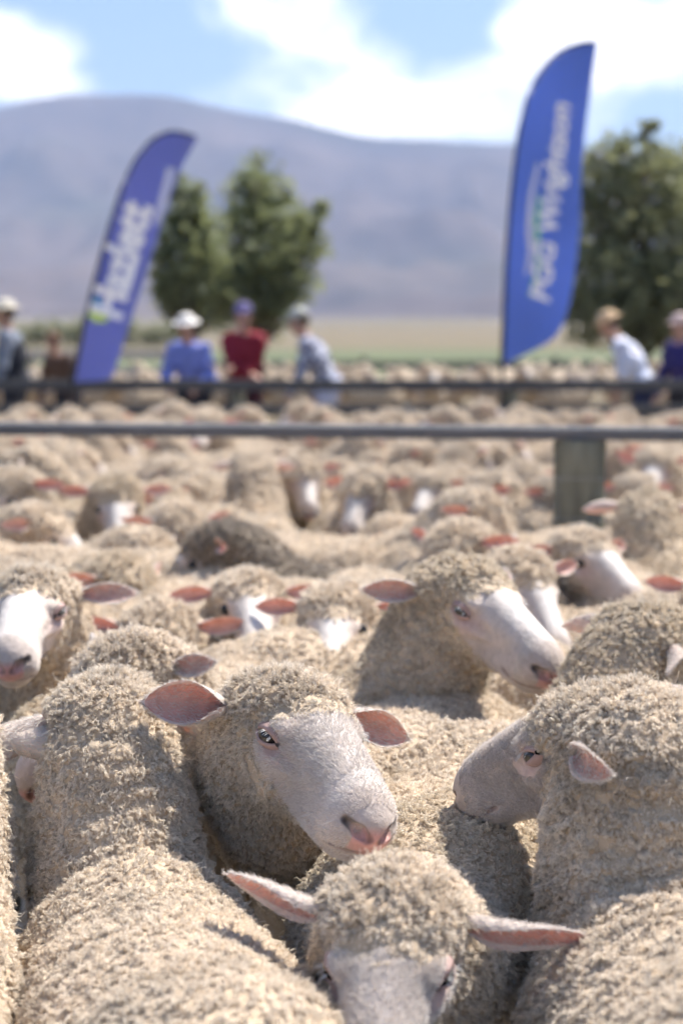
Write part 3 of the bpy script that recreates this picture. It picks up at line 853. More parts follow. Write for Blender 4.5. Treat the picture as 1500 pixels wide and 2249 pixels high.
# ------------------------------------------------------------------ fences
M['timber'] = simple_mat('weathered_timber', (.13, .13, .14), .75, .35, 6, .4, stretch=(1.2, 14, 14))
M['timber_pale'] = simple_mat('pale_timber', (.42, .40, .37), .8, .2, 6)
M['timber_dark'] = simple_mat('dark_timber', (.085, .085, .09), .75, .35, 6, .4, stretch=(1.2, 10, 10))
M['post'] = simple_mat('tanalised_post', (.175, .17, .13), .8, .4, 5, .5, stretch=(6, 6, .8))
M['wire'] = simple_mat('galvanised_wire', (.35, .36, .38), .35, .1, 40)


def post_mesh(h, r, seed):
    rg = random.Random(seed); V = []; n = 20
    zs = [-.2, 0, h * .3, h * .6, h * .9, h - .008, h]
    for i, z in enumerate(zs):
        rr = r * (1 + .03 * rg.uniform(-1, 1)) * (1 if i < 6 else .93)
        for k in range(n):
            a = 2 * math.pi * k / n; q = rr * (1 + .025 * math.sin(3 * a + seed) + .012 * math.sin(7 * a + z * 4))
            V.append((q * math.cos(a), q * math.sin(a), z))
    F = [(i * n + k, i * n + (k + 1) % n, (i + 1) * n + (k + 1) % n, (i + 1) * n + k) for i in range(len(zs) - 1) for k in range(n)]
    V.append((0, 0, h + .001)); top = len(V) - 1; b = (len(zs) - 1) * n
    F3 = [(b + k, b + (k + 1) % n, top) for k in range(n)]
    return mesh_np('post', np.array(V), [np.array(F), np.array(F3)], (M['post'],))


def near_fence():
    a = at(0, 941, 6.72); b = at(1500, 953, 6.34); d = (b - a) / (b[0] - a[0])
    f = lambda x: a + d * (x - a[0])
    px_post = at(1272, 960, 6.42); root = empty('yard_fence', (px_post[0], px_post[1], 0)); o = np.array(root.location)
    tag(root, 'near yard fence with flat grey top rail, thick round post and wire netting', 'fence')
    ang = math.atan2(d[1], d[0]); Rz = np.array([[math.cos(ang), -math.sin(ang), 0], [math.sin(ang), math.cos(ang), 0], [0, 0, 1]])
    for i, x in enumerate((-5.55, -2.85, 0.0 + px_post[0] - px_post[0], 2.75)):
        x = px_post[0] + x; p = f(x); h = p[2] - .024
        po = add_obj('post', post_mesh(h, .098, i + 2), root); po.location = (p[0] - o[0], p[1] - o[1], 0)
    spl = [-4.9, -1.6, 1.62, 4.6]
    for i in range(3):
        m_ = f((spl[i] + spl[i + 1]) / 2); mb = MB(); L_ = (spl[i + 1] - spl[i]) * math.hypot(1, d[1]) - .006
        mb.box((0, 0, 0), (L_, .145, .046), None, .006); r_ = mb.build('top_rail', M['timber'], root)
        Rm = np.stack([unit(d), np.cross((0, 0, 1), unit(d * V3(1, 1, 0))), V3(0, 0, 1)], 1)
        r_.matrix_local = mat4(Rm, m_ - o)
    for i in range(4):
        p = f(px_post[0] + (-5.55, -2.85, 0, 2.75)[i]) - o
        for dx_ in (-.03, .03): mb = MB(); mb.tube([p + V3(dx_, -.01, .020), p + V3(dx_, -.01, .030)], .009, 6); mb.build('bolt', M['wire'], root)
    for k in range(6):
        z = .12 + k * .15; mb = MB(); p, q = f(-4.8), f(4.5); p[2] = q[2] = z; off = V3(0, -.105, 0)
        mb.tube([p - o + off, q - o + off], .0013, 5); mb.build('line_wire', M['wire'], root)
    for k in range(30):
        x = -4.6 + k * .3; p = f(x) - o + V3(0, -.105, 0); mb = MB(); mb.tube([p * V3(1, 1, 0) + V3(0, 0, .12), p * V3(1, 1, 0) + V3(0, 0, .87)], .0011, 4); mb.build('stay_wire', M['wire'], root)


near_fence()


def far_fence(label, Y, ytop, rails, xs, posts, post_h, mat, name='yard_fence', th=.05, pr=.075):
    root = empty(name, (0, Y, 0)); tag(root, label, 'fence')
    for (py, hgt) in rails:
        z = at(750, py, Y)[2]
        x0 = at(xs[0], py, Y)[0]
        for i in range(len(xs) - 1):
            xa, xb = at(xs[i], py, Y)[0], at(xs[i + 1], py, Y)[0]
            mb = MB(); mb.box(((xa + xb) / 2, -pr - th / 2, z), (xb - xa - .008, th, hgt), None, .005); mb.build('rail', M[mat], root)
    for i, px in enumerate(posts):
        p = at(px, ytop, Y); me = post_mesh(post_h, pr, 20 + i); po = add_obj('post', me, root); po.location = (p[0], 0, 0)


far_fence('dark plank yard fence crossing the picture in front of the people', 15.6, 842, [(845, .10), (899, .095), (955, .09)], [-900, -210, 560, 1170, 1800, 2400], [-820, -130, 520, 1120, 1720, 2320], 0.985, 'timber_dark')
far_fence('pale board rail of a farther pen left of the leaning banner', 31, 778, [(778, .17), (815, .15)], [60, 225, 392], [70, 228, 385], 1.10, 'timber_pale')
far_fence('low dark rail fence behind the farthest sheep', 38, 795, [(797, .08), (806, .08)], [380, 800, 1220, 1640], [390, 800, 1220, 1630], .92, 'timber_dark')

# ------------------------------------------------------------------ banners
M['banner'] = simple_mat('banner_cloth_blue', (.20, .29, .58), .55, .06, 3, transl=.55, tcol=(.21, .32, .72))
M['banner2'] = simple_mat('banner_cloth_violet_blue', (.25, .28, .52), .55, .06, 3, transl=.55, tcol=(.26, .29, .62))
M['print_white'] = simple_mat('print_white', (.93, .93, .96), .6, .02, 5)
M['print_pale'] = simple_mat('print_pale', (.58, .61, .78), .6, .03, 5)
M['print_green'] = simple_mat('print_green', (.20, .55, .33), .6, .03, 5)
M['print_lime'] = simple_mat('print_lime', (.58, .78, .18), .6, .03, 5)
M['print_teal'] = simple_mat('print_teal', (.22, .55, .70), .6, .03, 5)
M['pole'] = simple_mat('pole_dark', (.02, .022, .03), .4, .1, 20)


def resample(pts, n):
    pts = np.array(pts, float); d = np.concatenate([[0], np.cumsum(np.linalg.norm(np.diff(pts, axis=0), axis=1))])
    t = np.linspace(0, d[-1], n); return np.stack([np.interp(t, d, pts[:, 0]), np.interp(t, d, pts[:, 1])], 1)


def banner(label, left, right, Y, mat, foot_px, seed, wave):
    p0 = at(foot_px[0], foot_px[1], Y); root = empty('feather_banner', (p0[0], p0[1], 0)); o = np.array(root.location); tag(root, label, 'banner', 'feather banners')
    n = 40; nc = 12
    Lf = resample(left, n); Rt_ = resample(right, n)
    k = np.array([.25, .5, .25])
    for A in (Lf, Rt_): A[1:-1] = A[:-2] * .25 + A[1:-1] * .5 + A[2:] * .25
    def depth(px, py): return Y + wave * (math.sin(px * .028 + py * .006 + seed) + .6 * math.sin(py * .017 - px * .01 + seed * 2))
    V = []
    for sgn in (-1, 1):
        for i in range(n):
            for j in range(nc):
                s = j / (nc - 1); p = Lf[i] * (1 - s) + Rt_[i] * s; V.append(at(p[0], p[1], depth(*p) + sgn * .0015) - o)
    g = lambda i, j, sd: sd * n * nc + i * nc + j
    F = []
    for i in range(n - 1):
        for j in range(nc - 1):
            F.append((g(i, j, 0), g(i, j + 1, 0), g(i + 1, j + 1, 0), g(i + 1, j, 0))); F.append((g(i, j, 1), g(i + 1, j, 1), g(i + 1, j + 1, 1), g(i, j + 1, 1)))
    add_obj('cloth', mesh_np('cloth', np.array(V), np.array(F), (M[mat],)), root)
    mb = MB(); path = [V3(p0[0], p0[1], 0) - o] + [at(p[0] - 3, p[1] - 2, depth(*p)) - o for p in Lf]
    rad = [.019] + list(np.linspace(.019, .010, n)); mb.tube(path, rad, 8); mb.build('pole', M['pole'], root, True)
    def flat(name, polys_px, mat_, off=.006):
        V = []; F = []
        for tri in polys_px:
            b = len(V); V += [at(q[0], q[1], depth(*q) - off) - o for q in tri]; F.append(tuple(range(b, b + len(tri))))
        me = bpy.data.meshes.new(name); me.from_pydata([tuple(v) for v in V], [], F); me.materials.append(M[mat_]); me.update(); return add_obj(name, me, root)
    def text(body, start, end, height, mat_, shear=.2, bold=.028):
        cu = bpy.data.curves.new('t', 'FONT'); cu.body = body; cu.size = 1.0; cu.shear = shear; cu.offset = bold; cu.resolution_u = 3
        to = bpy.data.objects.new('t', cu); COL.objects.link(to); bpy.context.view_layer.update()
        me0 = to.evaluated_get(bpy.context.evaluated_depsgraph_get()).to_mesh()
        co = np.zeros(len(me0.vertices) * 3); me0.vertices.foreach_get('co', co); co = co.reshape(-1, 3)
        fs = [tuple(p.vertices) for p in me0.polygons]; to.to_mesh_clear(); bpy.data.objects.remove(to); bpy.data.curves.remove(cu)
        a = np.array(start, float); b = np.array(end, float); ax = (b - a); ln = np.linalg.norm(ax); ax /= ln; pp = np.array([ax[1], -ax[0]])
        sx = ln / (co[:, 0].max() - co[:, 0].min()); x = (co[:, 0] - co[:, 0].min()) * sx; y = co[:, 1] * height / .73
        q = a + x[:, None] * ax + y[:, None] * pp
        V = [tuple(at(u_, v_, depth(u_, v_) - .0075) - o) for u_, v_ in q]
        me = bpy.data.meshes.new('lettering'); me.from_pydata(V, [], fs); me.materials.append(M[mat_]); me.update(); add_obj('lettering', me, root)
    return root, flat, text


def strip(c0, c1):
    return [[c0[i], c0[i + 1], c1[i + 1], c1[i]] for i in range(len(c0) - 1)]


_, flat, text = banner('tall upright blue feather banner with white lettering and green swoosh',
    [(1106, 796), (1113, 600), (1125, 430), (1140, 300), (1160, 212), (1192, 150), (1232, 111), (1272, 95), (1310, 91)],
    [(1108, 799), (1215, 748), (1242, 705), (1256, 640), (1268, 560), (1275, 480), (1275, 400), (1286, 280), (1299, 185), (1312, 92)], 15.6, 'banner', (1104, 800), 1, .035)
text('PGG Wrightson', (1206, 664), (1252, 226), 44, 'print_white')
a1 = resample([(1178, 355), (1160, 430), (1155, 500), (1160, 560), (1152, 600)], 12); b1 = resample([(1186, 360), (1172, 430), (1170, 500), (1174, 550), (1158, 605)], 12)
flat('swoosh', strip(a1, b1), 'print_pale')
a2 = resample([(1184, 425), (1173, 480), (1176, 540), (1176, 590), (1160, 650)], 12); b2 = resample([(1190, 430), (1184, 480), (1188, 540), (1186, 600), (1163, 652)], 12)
flat('swoosh', strip(a2, b2), 'print_green')
_, flat, text = banner('leaning violet-blue feather banner with white lettering and lime mark, at left',
    [(163, 836), (186, 720), (214, 605), (244, 495), (274, 405), (304, 345), (340, 302), (382, 287), (432, 300)],
    [(165, 840), (246, 834), (272, 750), (298, 670), (323, 590), (348, 510), (373, 432), (398, 366), (434, 302)], 15.0, 'banner2', (160, 842), 4, .03)
text('Hazlett', (262, 703), (334, 452), 74, 'print_white', .05, .045)
flat('mark', [[(192, 690), (202, 682), (222, 680), (238, 700), (232, 708), (205, 706)]], 'print_lime')
flat('mark', [[(206, 655), (216, 650), (222, 668), (208, 672)]], 'print_teal')
flat('small_print', strip(resample([(367, 365), (346, 450), (336, 490)], 8), resample([(386, 370), (362, 455), (348, 492)], 8)), 'print_pale')


# ------------------------------------------------------------------ people behind the dark fence
M['skin'] = simple_mat('skin', (.46, .27, .20), .55, .08, 30)
CL = {}


def cloth(name, c, check=None):
    if name in CL: return CL[name]
    m = simple_mat('cloth_' + name, c, .85, .15, 14, .3)
    if check:
        nt = m.node_tree; b = [n for n in nt.nodes if n.type == 'BSDF_PRINCIPLED'][0]; tc = N(nt, 'ShaderNodeTexCoord')
        ck = N(nt, 'ShaderNodeTexChecker', inp={'Scale': 17.0, 'Color1': (*c, 1), 'Color2': (*check, 1)}); nt.links.new(tc.outputs['Object'], ck.inputs[0]); nt.links.new(ck.outputs[0], b.inputs['Base Color'])
    CL[name] = m; return m


def person(label, px, Y, heading, lean, hands, shirt, trousers, hat, hair=(.10, .07, .05), height=1.74, head_pitch=0, sleeves='long', hat_kind='brim', vest=None):
    base = at(px, 800, Y); base[2] = 0
    root = empty('person', base, R(heading)); tag(root, label, 'person', 'people standing in the yards')
    k = height / 1.74; Rl = rotm(0, -R(lean), 0); up = Rl[:, 2]; fw = Rl[:, 0]
    pel = V3(-.25 * math.sin(R(lean)), 0, .93) * k; nb = pel + up * .53 * k; ch = pel + up * .33 * k
    Hh = rotm(0, -R(lean * .5 + head_pitch), 0); hc = nb + up * .07 * k + Hh @ (V3(.03, 0, .13) * k)
    skin = SDF(); sh = SDF(); tr = SDF()
    for sd, d in ((skin, 0.0), (sh, .014)):
        sd.ell(pel + up * .06 * k, V3(.115, .165, .13) * k + d, Rl.T, .06); sd.ell(ch, V3(.125, .185, .21) * k + d, Rl.T, .06)
        sd.cone(nb + V3(0, -.13, -.035) * k, nb + V3(0, .13, -.035) * k, .065 * k + d, .065 * k + d, .06)
    skin.cone(nb - up * .03, hc - Hh[:, 2] * .06, .058 * k, .055 * k, .03)
    E = lambda c, r, kk=.02: skin.ell(hc + Hh @ (V3(*c) * k), V3(*r) * k, Hh.T, kk)
    E((0, 0, .02), (.098, .078, .108)); E((.03, 0, -.065), (.062, .055, .055), .03); E((.105, 0, -.015), (.018, .014, .026), .012); E((.085, 0, -.062), (.02, .028, .012), .01)
    for s in (-1, 1): E((-.005, .08 * s, -.01), (.022, .010, .034), .008); E((.085, .034 * s, .022), (.014, .022, .010), .01)
    for i, s in enumerate((1, -1)):
        shd = nb + Rl @ (V3(0, .185 * s, -.05) * k); hand = V3(*hands[i]) * k if hands[i] is not None else shd + V3(.10, .10 * s, -.56) * k
        v = hand - shd; L1, L2 = .29 * k, .27 * k; dd = min(np.linalg.norm(v), (L1 + L2) * .985); ax = unit(v); hand = shd + ax * dd
        aa = (L1 * L1 - L2 * L2 + dd * dd) / (2 * dd); hh = math.sqrt(max(L1 * L1 - aa * aa, 0)); bd = V3(-.5, .45 * s, -.7); bd = unit(bd - ax * (bd @ ax)); el = shd + ax * aa + bd * hh
        for sd, d in ((skin, 0.0), (sh, .014)):
            sd.cone(shd, el, .055 * k + d, .043 * k + d, .04)
            if sd is skin or sleeves == 'long': sd.cone(el, el + (hand - el) * (.9 if sd is sh else 1.0), .042 * k + d, .030 * k + d, .03)
        fa = unit(hand - el); sdv = unit(np.cross(fa, V3(0, 0, 1)) + 1e-6); pv = np.cross(sdv, fa)
        palm = hand + fa * .05 * k; skin.ell(palm, V3(.05, .042, .017) * k, np.stack([fa, sdv, pv]), .02)
        for q, (lat, ln) in enumerate(((-.030, .075), (-.010, .085), (.010, .080), (.029, .062))):
            b0 = hand + fa * .085 * k + sdv * lat * k; b1 = b0 + (fa * .8 - pv * .35) * ln * .55 * k; b2 = b1 + (fa * .4 - pv * .8) * ln * .5 * k
            skin.cone(b0, b1, .010 * k, .009 * k, .006); skin.cone(b1, b2, .009 * k, .007 * k, .006)
        t0 = hand + fa * .03 * k - sdv * .035 * k; t1 = t0 + (fa * .6 - sdv * .6 - pv * .3) * .045 * k; skin.cone(t0, t1, .012 * k, .010 * k, .008); skin.cone(t1, t1 + (fa * .9 - pv * .3) * .03 * k, .010 * k, .008 * k, .006)
        hip = pel + V3(0, .095 * s, -.02) * k; kn = V3(.04 + pel[0] * .4, .105 * s, .50) * k; an = V3(-.02, .11 * s, .09) * k
        for sd, d in ((skin, -.004), (tr, .016)):
            sd.cone(hip, kn, .088 * k + d, .060 * k + d, .05); sd.cone(kn, an, .056 * k + d, .040 * k + d, .03)
        skin.cone(an, V3(.12, .12 * s, .035) * k, .04 * k, .035 * k, .03)
    tr.ell(pel + up * .02 * k, V3(.125, .172, .12) * k + .012, Rl.T, .05)
    def out(name, sd, mat, vox=.017):
        V, F = sd.mesh(vox); Nn = vnormals(V, F)
        if (Nn * (V - V.mean(0))).sum(1).mean() < 0: F = F[:, ::-1].copy()
        if name in ('shirt', 'trousers', 'vest'): V = V + unit(V - V.mean(0)) * (.007 * pnoise(V * V3(1, 1, .6), .09, int(px)) + .004 * pnoise(V, .045, int(px) + 1))[:, None]
        return add_obj(name, mesh_np(name, V, F, (mat,)), root)
    out('body', skin, M['skin'], .0125)
    out('shirt', sh, shirt); out('trousers', tr, trousers)
    if vest is not None:
        ve = SDF(); ve.ell(pel + up * .06 * k, V3(.115, .165, .13) * k + .028, Rl.T, .06); ve.ell(ch - up * .02, V3(.125, .180, .21) * k + .026, Rl.T, .06); out('vest', ve, vest)
    hr = SDF(); hr.ell(hc + Hh @ (V3(-.018, 0, .035) * k), V3(.098, .088, .100) * k, Hh.T, .02); hr.ell(hc + Hh @ (V3(.10, 0, -.01) * k), V3(.055, .07, .075) * k, Hh.T, .01, True); out('hair', hr, cloth('hair%g' % hair[0], hair), .010)
    ht = SDF(); ht.ell(hc + Hh @ (V3(-.004, 0, .085) * k), V3(.112, .098, .085) * k, Hh.T, .02)
    if hat_kind == 'brim': ht.ell(hc + Hh @ (V3(.0, 0, .070) * k), V3(.178, .160, .016) * k, Hh.T, .02)
    else: ht.ell(hc + Hh @ (V3(.12, 0, .062) * k), V3(.085, .075, .014) * k, Hh.T, .02)
    ht.ell(hc + Hh @ (V3(0, 0, -.01) * k), V3(.10, .085, .07) * k, Hh.T, .004, True)
    out('hat' if hat_kind == 'brim' else 'cap', ht, hat, .009)
    return root


PY = 17.0
person('man in sun hat, dark vest and slate shirt at the far left edge, facing left', 28, PY, 175, 6, (None, None), cloth('slate', (.17, .19, .24)), cloth('charcoal', (.03, .03, .04)), cloth('straw_pale', (.62, .57, .48)), height=1.68, vest=cloth('navy_black', (.018, .02, .03)))
person('crouched person in dark clothes partly hidden by the leaning banner', 140, 19.0, -120, 25, (None, None), cloth('brown', (.10, .06, .045)), cloth('charcoal', (.03, .03, .04)), cloth('brown_hat', (.16, .09, .06)), height=1.42, hat_kind='cap')
person('person in blue shirt and white hat leaning on the dark fence', 420, PY, -100, 22, ((.34, .16, .98), (.34, -.16, .98)), cloth('periwinkle', (.20, .25, .62)), cloth('charcoal', (.03, .03, .04)), cloth('white_hat', (.74, .70, .66)), height=1.58)
person('man in dark red top and purple cap with folded arms, before the tree', 536, PY + .3, -92, 8, ((.24, -.10, 1.12), (.26, .10, 1.06)), cloth('dark_red', (.24, .02, .035)), cloth('maroon', (.05, .012, .02)), cloth('purple_cap', (.13, .11, .24)), height=1.66, hat_kind='cap')
person('man in checked shirt and grey cap bending forward to the left', 702, PY, 172, 26, ((.30, .2, .82), (.1, -.22, .78)), cloth('checked', (.55, .56, .64), (.06, .06, .13)), cloth('pale_trousers', (.50, .52, .66)), cloth('grey_cap', (.42, .42, .38)), height=1.66, hat_kind='cap')
person('person in white shirt and straw hat bending over at right, arm reaching back', 1392, 16.8, 168, 30, ((.18, .14, .80), (-.45, -.30, .72)), cloth('white_shirt', (.66, .68, .80)), cloth('dark_navy', (.025, .03, .07)), cloth('straw', (.60, .42, .26)), height=1.66, head_pitch=8, sleeves='short')
person('person in navy top cut by the right edge', 1500, 17.6, -140, 6, (None, None), cloth('navy', (.035, .03, .14)), cloth('charcoal', (.03, .03, .04)), cloth('pink_cap', (.55, .42, .40)), height=1.55, hat_kind='cap')


# ------------------------------------------------------------------ the flock beyond the near fence: a few poses, copied one by one
def flock_pose(yaw, pitch, fwd, z, seed, side=0.0):
    P = V3(fwd, side, z); H = rotm(R(yaw), R(pitch), 0); hs = 1.06
    V, F, hd, _ = sheep_body(P, H, hs, 1.02, False, .0135)
    Nn = vnormals(V, F)
    if (Nn * (V - V3(0, 0, .5))).sum(1).mean() < 0: F = F[:, ::-1].copy(); Nn = -Nn
    col, wm, _ = paint(V, Nn, H, P, hs, hd, 1.0, seed, .85)  # face tone lowered, painting in the shade on backlit faces
    V = V + Nn * ((.010 + .004 * pnoise(V, .05, seed) + .003 * pnoise(V, .09, seed + 1)) * wm)[:, None]
    me = mesh_np('body', V, F, (M['wool_far'],), col=col)
    ears = []
    for i, s in enumerate((1, -1)):
        em, _, _ = ear_mesh('ear', .108 * hs, .054 * hs, seed + i, 1.2)
        ax = unit(V3(-.22, s, -.12)); op = V3(.8, .1 * s, .4); op = unit(op - ax * (op @ ax)); Rm = H @ np.stack([ax, np.cross(op, ax), op], 1)
        ears.append((em, mat4(Rm, P + H @ (V3(-.004, s * .080, .010) * hs))))
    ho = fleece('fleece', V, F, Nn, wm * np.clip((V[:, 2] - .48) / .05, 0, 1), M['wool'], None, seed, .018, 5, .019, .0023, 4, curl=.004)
    hair = ho.data; bpy.data.objects.remove(ho)
    return me, ears, hair


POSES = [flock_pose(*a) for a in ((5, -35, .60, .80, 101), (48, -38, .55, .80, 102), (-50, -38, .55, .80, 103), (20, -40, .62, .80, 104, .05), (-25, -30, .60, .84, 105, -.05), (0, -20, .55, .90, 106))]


def place(pose, x, y, heading, label, group, sc=1.0, parts=True):
    me, ears, hair = POSES[pose]; root = empty('sheep', (x, y, 0), R(heading)); root.scale = (sc, sc, sc)
    tag(root, label, 'sheep', group); add_obj('body', me, root)
    if parts:
        add_obj('fleece', hair, root)
        for em, mt in ears: e = add_obj('ear', em, root); e.matrix_local = mt
    return root


rgf = np.random.default_rng(21)
# heads one can make out right behind the near fence (px, py of crown, metres, head yaw, pose)
for (px, Y, face, pose, lab) in [
    (1030, 7.5, -40, 0, 'white-muzzled sheep facing right just left of the thick post, beyond the rail'), (1150, 7.9, -88, 0, 'sheep facing the camera beside the thick post, beyond the rail'),
    (910, 7.7, -50, 0, 'second sheep left of the post beyond the rail, pale muzzle down'), (812, 7.7, -75, 0, 'sheep with bright white nose right of centre, beyond the rail'),
    (725, 8.1, -105, 0, 'sheep looking out at the very centre, beyond the rail'), (1440, 7.6, -110, 5, 'sheep with brow in shade right of the post, beyond the rail'),
    (555, 7.4, 95, 5, 'sheep turned away left of centre, beyond the rail'), (455, 7.2, -30, 0, 'sheep facing right with pale cheek left of centre, beyond the rail')]:
    c = at(px, 1040, Y); fwd = .60 if pose == 0 else .55
    place(pose, c[0] - math.cos(R(face)) * fwd, c[1] - math.sin(R(face)) * fwd, face, lab, 'flock between the two fences', .92)
taken = [(o.location.x, o.location.y) for o in COL.objects if o.get('category') == 'sheep' and o.location.y > 6.6]


def fill(y0, y1, dx, dy, label, group, parts, margin=.5, cap=999):
    n = 0; y = y0; row = 0; ordn = ['nearest', 'second', 'third', 'fourth', 'fifth', 'sixth']
    nth = ['leftmost', 'second from left', 'third from left', 'fourth from left', 'fifth from left', 'sixth from left', 'seventh from left', 'eighth from left']
    while y < y1:
        half = y * .205 + margin; x = -half + (row % 2) * dx * .5; col_i = 0
        while x < half:
            xx = x + rgf.uniform(-.10, .10); yy = y + rgf.uniform(-.12, .12)
            if all((xx - a) ** 2 + (yy - b) ** 2 > .30 ** 2 for a, b in taken) and n < cap:
                hd = float(rgf.choice([-90, -70, 90, 0, 180, -120, 30, 150, -45])) + rgf.uniform(-25, 25)
                lb = label
                if parts and row < 5 and col_i < 8:
                    w_ = ['right', 'away', 'left', 'the camera'][int(((hd + 45) % 360) // 90)]
                    lb = 'sheep facing %s, %s in the %s flock row beyond the near rail' % (w_, nth[col_i], ordn[row])
                    if abs(xx) < yy * .2: col_i += 1
                    else: lb = label
                place(int(rgf.integers(0, 6)), xx, yy, hd, lb, group, float(rgf.uniform(.84, .97)), parts); n += 1
            x += dx
        y += dy; row += 1
    return n


fill(7.0, 14.6, .60, .60, 'cream woolly sheep packed deep in the flock before the dark plank fence', 'flock between the two fences', True)
fill(26.0, 36.5, 1.05, 1.6, 'small pale sheep in the distant pen beyond the people', 'flock in the distant pen', False, .6)


# ------------------------------------------------------------------ the sheep of the near pen
SH = sheep
# --- the nearest, in and about the plane of focus
SH('in-focus sheep with white face turned to the right, both ears out, pink nose', (612, 1578, 2.56), -63, -8, -108, roll=-9, fwd=.60, sc=.99,
   hs=1.16, facetone=1.0, wrinkle=.002, vox=.0062, level=3, seed=3, ears=(dict(back=-.1, down=.22, L=.13, W=.075, open=.2, curl=1.8), dict(back=.1, down=.02, L=.108, W=.094, open=.35, curl=1.9)))
SH('sheep seen from behind, woolly neck raised, broad back filling lower left', (240, 1590, 2.56), 101, -8, 107, fwd=.48, sc=.95, hs=1.1, vox=.0078, level=3, seed=5,
   neck_r=.090, base_r=.138, p0=(.26, .475), wrinkle=.0024, ears=(dict(back=.35, down=.40, L=.125, W=.075, open=-.5, curl=1.6, out=.09), dict(back=.7, down=.6, L=.13, W=.07)))
SH('nearest sheep facing the camera, head bowed, ears level, bottom centre', (872, 2016, 2.04), -98, -22, -98, roll=0, fwd=.58, sc=.98, vox=.007, level=3, seed=8,
   ears=(dict(L=.15, down=.34, back=0, W=.066, open=-.22, curl=1.5), dict(L=.135, down=.0, W=.066, open=-.22, curl=1.5)))
SH('sheep in profile at right looking left, thick wrinkled neck, cupped ear', (1345, 1614, 2.28), 140, -19, 100, roll=-8, hs=.98, fwd=.46, sc=1.0, vox=.0062, level=3, seed=12, neck_r=.118, base_r=.12, p0=(.30, .42),
   ears=(dict(L=.085, W=.062, back=1.3, down=.6, open=.3, lat=3.0, curl=1.25, out=.098), {}), facetone=.78, wrinkle=.0045)
SH('sheep cut by the left edge, rump and flank showing beside the broad back', (-135, 1640, 2.50), 95, -15, 88, fwd=.56, sc=1.0, vox=.009, level=2, seed=15, ears=({}, dict(L=.15, W=.07, down=.1, back=.1, open=-.3, out=.09)))
SH('sheep with bowed woolly brow behind the raised neck, one eye just showing', (300, 1472, 2.98), -128, -24, -100, fwd=.60, sc=.98, vox=.0078, level=2, seed=17,
   ears=(dict(back=.8, down=.1, L=.07, W=.05), dict(back=.6, down=-.1, L=.08, W=.05)))
SH('white-nosed sheep at the left edge staring straight at the camera', (78, 1322, 3.43), -90, -6, -92, fwd=.58, sc=1.0, vox=.0078, level=2, seed=19, facetone=.95,
   ears=(dict(back=.25, down=.0, open=.3), dict(back=.25)))
SH('sheep with broad cream back standing side-on behind the in-focus head', (1330, 1700, 3.42), -10, -45, 2, fwd=.58, sc=1.0, vox=.009, level=2, seed=21)
SH('tall sheep facing right with brown-grey neck and smiling mouth, mid picture', (1000, 1302, 3.42), -56, -13, 14, fwd=.46, sc=1.0, hs=1.12, vox=.0078, level=2, seed=23, wool='wool2', facetone=.72, neck_r=.09, base_r=.13,
   ears=(dict(back=.5), dict(back=.55, down=.1, L=.10, open=.2)))
SH('sheep at the right edge turned away, small pale ear hanging mid-head', (1405, 1412, 3.15), 25, -15, 60, fwd=.55, sc=1.0, vox=.009, level=2, seed=25, wool='wool2',
   ears=({}, dict(back=.4, down=.45, L=.11, open=-.2)))
SH('sheep whose tawny back shows between the profile head and the right edge', (1900, 1640, 3.05), -20, -30, 8, fwd=.58, sc=1.02, vox=.009, level=2, seed=27)
# --- second rank, softly out of focus
SH('bowed sheep with red-lit ears and rounded crown behind the one-eyed brow', (352, 1385, 4.02), -92, -35, -88, fwd=.60, sc=.95, level=1, seed=31, ears=(dict(open=.5, W=.058), dict(open=.5)))
SH('pale-faced sheep looking at the camera with dark mouth, left of the bowed grey one', (545, 1312, 4.25), -82, -12, -75, fwd=.58, level=1, seed=33, ears=(dict(open=.3), dict(open=.4)))
SH('bowed sheep with round woolly crown just left of the tall right-facing sheep', (742, 1345, 4.0), -95, -18, -95, fwd=.58, level=1, seed=35, facetone=.95)
SH('sheep looking down to the right before the thick post, ears spread wide', (1268, 1212, 4.9), -62, -14, -60, fwd=.56, level=1, seed=37, ears=(dict(open=.3), dict(open=.3)))
SH('bowed sheep squeezed between the tall sheep and the wide-eared one', (1135, 1262, 4.4), -70, -28, -80, fwd=.58, level=1, seed=39, ears=(dict(down=.1, open=.5), {}))
SH('sheep beyond the right edge showing only a pink-lined ear', (1590, 1300, 4.2), -110, -30, -80, fwd=.58, level=1, seed=41)
SH('sheep facing left above the bowed sheep, shade painted into its wool', (495, 1195, 5.0), 176, -35, 165, fwd=.55, level=1, seed=43, wool='wool_dark', tone=.35)  # low tone and darkened wool imitate the shade on this sheep
SH('sheep with shaded face and pale ear behind the white-nosed sheep', (262, 1272, 4.7), -40, -40, 20, fwd=.58, level=1, seed=45, wool='wool2')
SH('sheep with dark red ear above the tall sheep, head turned left', (1005, 1192, 5.15), -130, -40, -120, fwd=.58, level=1, seed=47)
SH('sheep with narrow white muzzle pointing down right, just before the near fence', (1055, 1122, 5.6), -35, -50, -20, fwd=.58, level=1, seed=49)
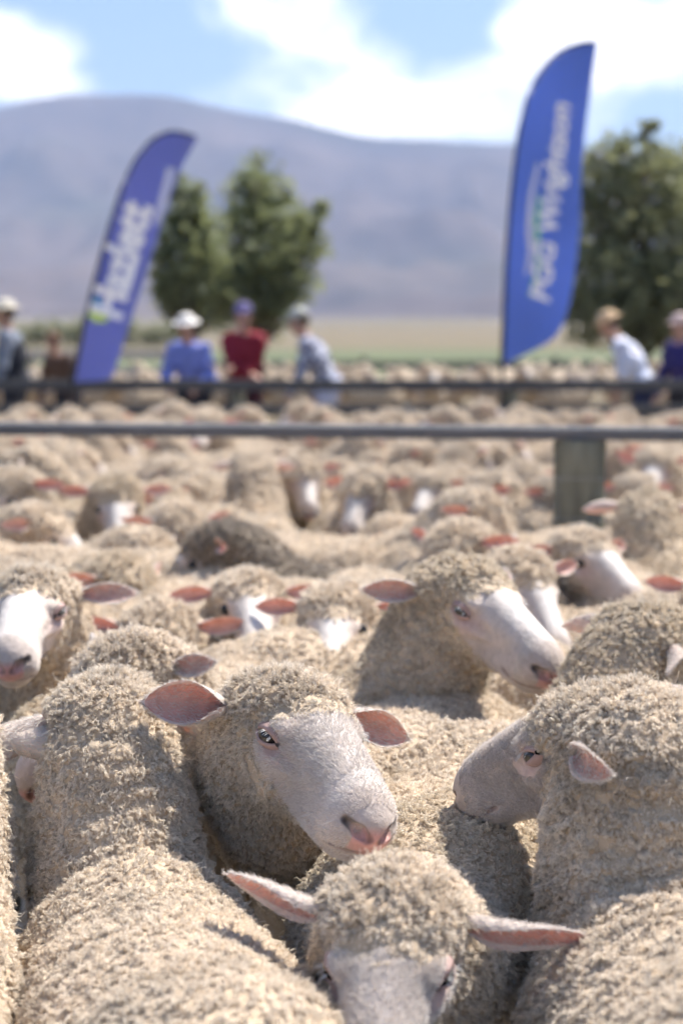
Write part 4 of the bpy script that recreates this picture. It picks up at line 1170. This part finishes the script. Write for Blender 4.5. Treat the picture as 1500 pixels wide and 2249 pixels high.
SH('sheep turned away right of the thick post, brown neck in shade', (1425, 1125, 5.3), 70, -20, 100, fwd=.50, level=1, seed=51, wool='wool2')
SH('sheep with long level back across the middle, head hidden behind the shade-painted one', (560, 1240, 5.65), 175, -50, 182, fwd=.58, level=1, seed=53)
SH('sheep with smooth back and lowered head, left of the shade-painted one', (330, 1215, 5.3), -20, -60, -5, fwd=.60, level=1, seed=55)
SH('sheep with high round rump at the left edge under the near fence', (-120, 1190, 5.2), 150, -30, 170, fwd=.60, sc=1.08, level=1, seed=57)
SH('sheep with plain woolly back at the right edge below the turned-away one', (1640, 1270, 5.2), -10, -30, 4, fwd=.60, sc=1.05, level=1, seed=59, wool='wool2')
SH('sheep with low back between the wide-eared sheep and the right edge', (1420, 1420, 4.35), -30, -60, -8, fwd=.60, level=1, seed=61)
SH('sheep with back showing between the bowed grey sheep and the tall one', (930, 1330, 4.75), 10, -60, 5, fwd=.60, level=1, seed=63)
SH('sheep with pale back under the chin of the tall right-facing sheep', (1460, 1580, 3.95), 0, -60, 6, fwd=.60, level=1, seed=65)
SH('sheep with lowered head and pale nose behind the level-backed one', (395, 1150, 5.75), -60, -50, -70, fwd=.58, level=1, seed=67)
SH('sheep facing right with pink ear at the far left before the fence', (75, 1150, 5.6), -10, -35, 5, fwd=.58, level=1, seed=69)
SH('sheep with shaded chest and raised head left of the fence gap', (255, 1085, 6.0), -80, -30, -70, fwd=.56, level=1, seed=71, wool='wool2')
SH('sheep at the far left edge just inside the near fence, head level', (30, 1068, 6.0), -120, -30, -100, fwd=.58, level=1, seed=73)
SH('sheep with woolly back in the row just inside the near fence, right of centre', (850, 1180, 5.95), 170, -50, 178, fwd=.58, level=1, seed=75)
SH('sheep standing side-on against the thick post, back half hidden', (1200, 1240, 5.8), -15, -55, 2, fwd=.58, level=1, seed=77)
SH('sheep in the left-hand gap behind the white-nosed sheep, pale back only', (-40, 1290, 4.35), 160, -50, 176, fwd=.60, level=1, seed=79)
SH('sheep with pale back behind the bowed red-eared crown', (120, 1330, 4.2), 30, -60, 14, fwd=.60, level=1, seed=81)
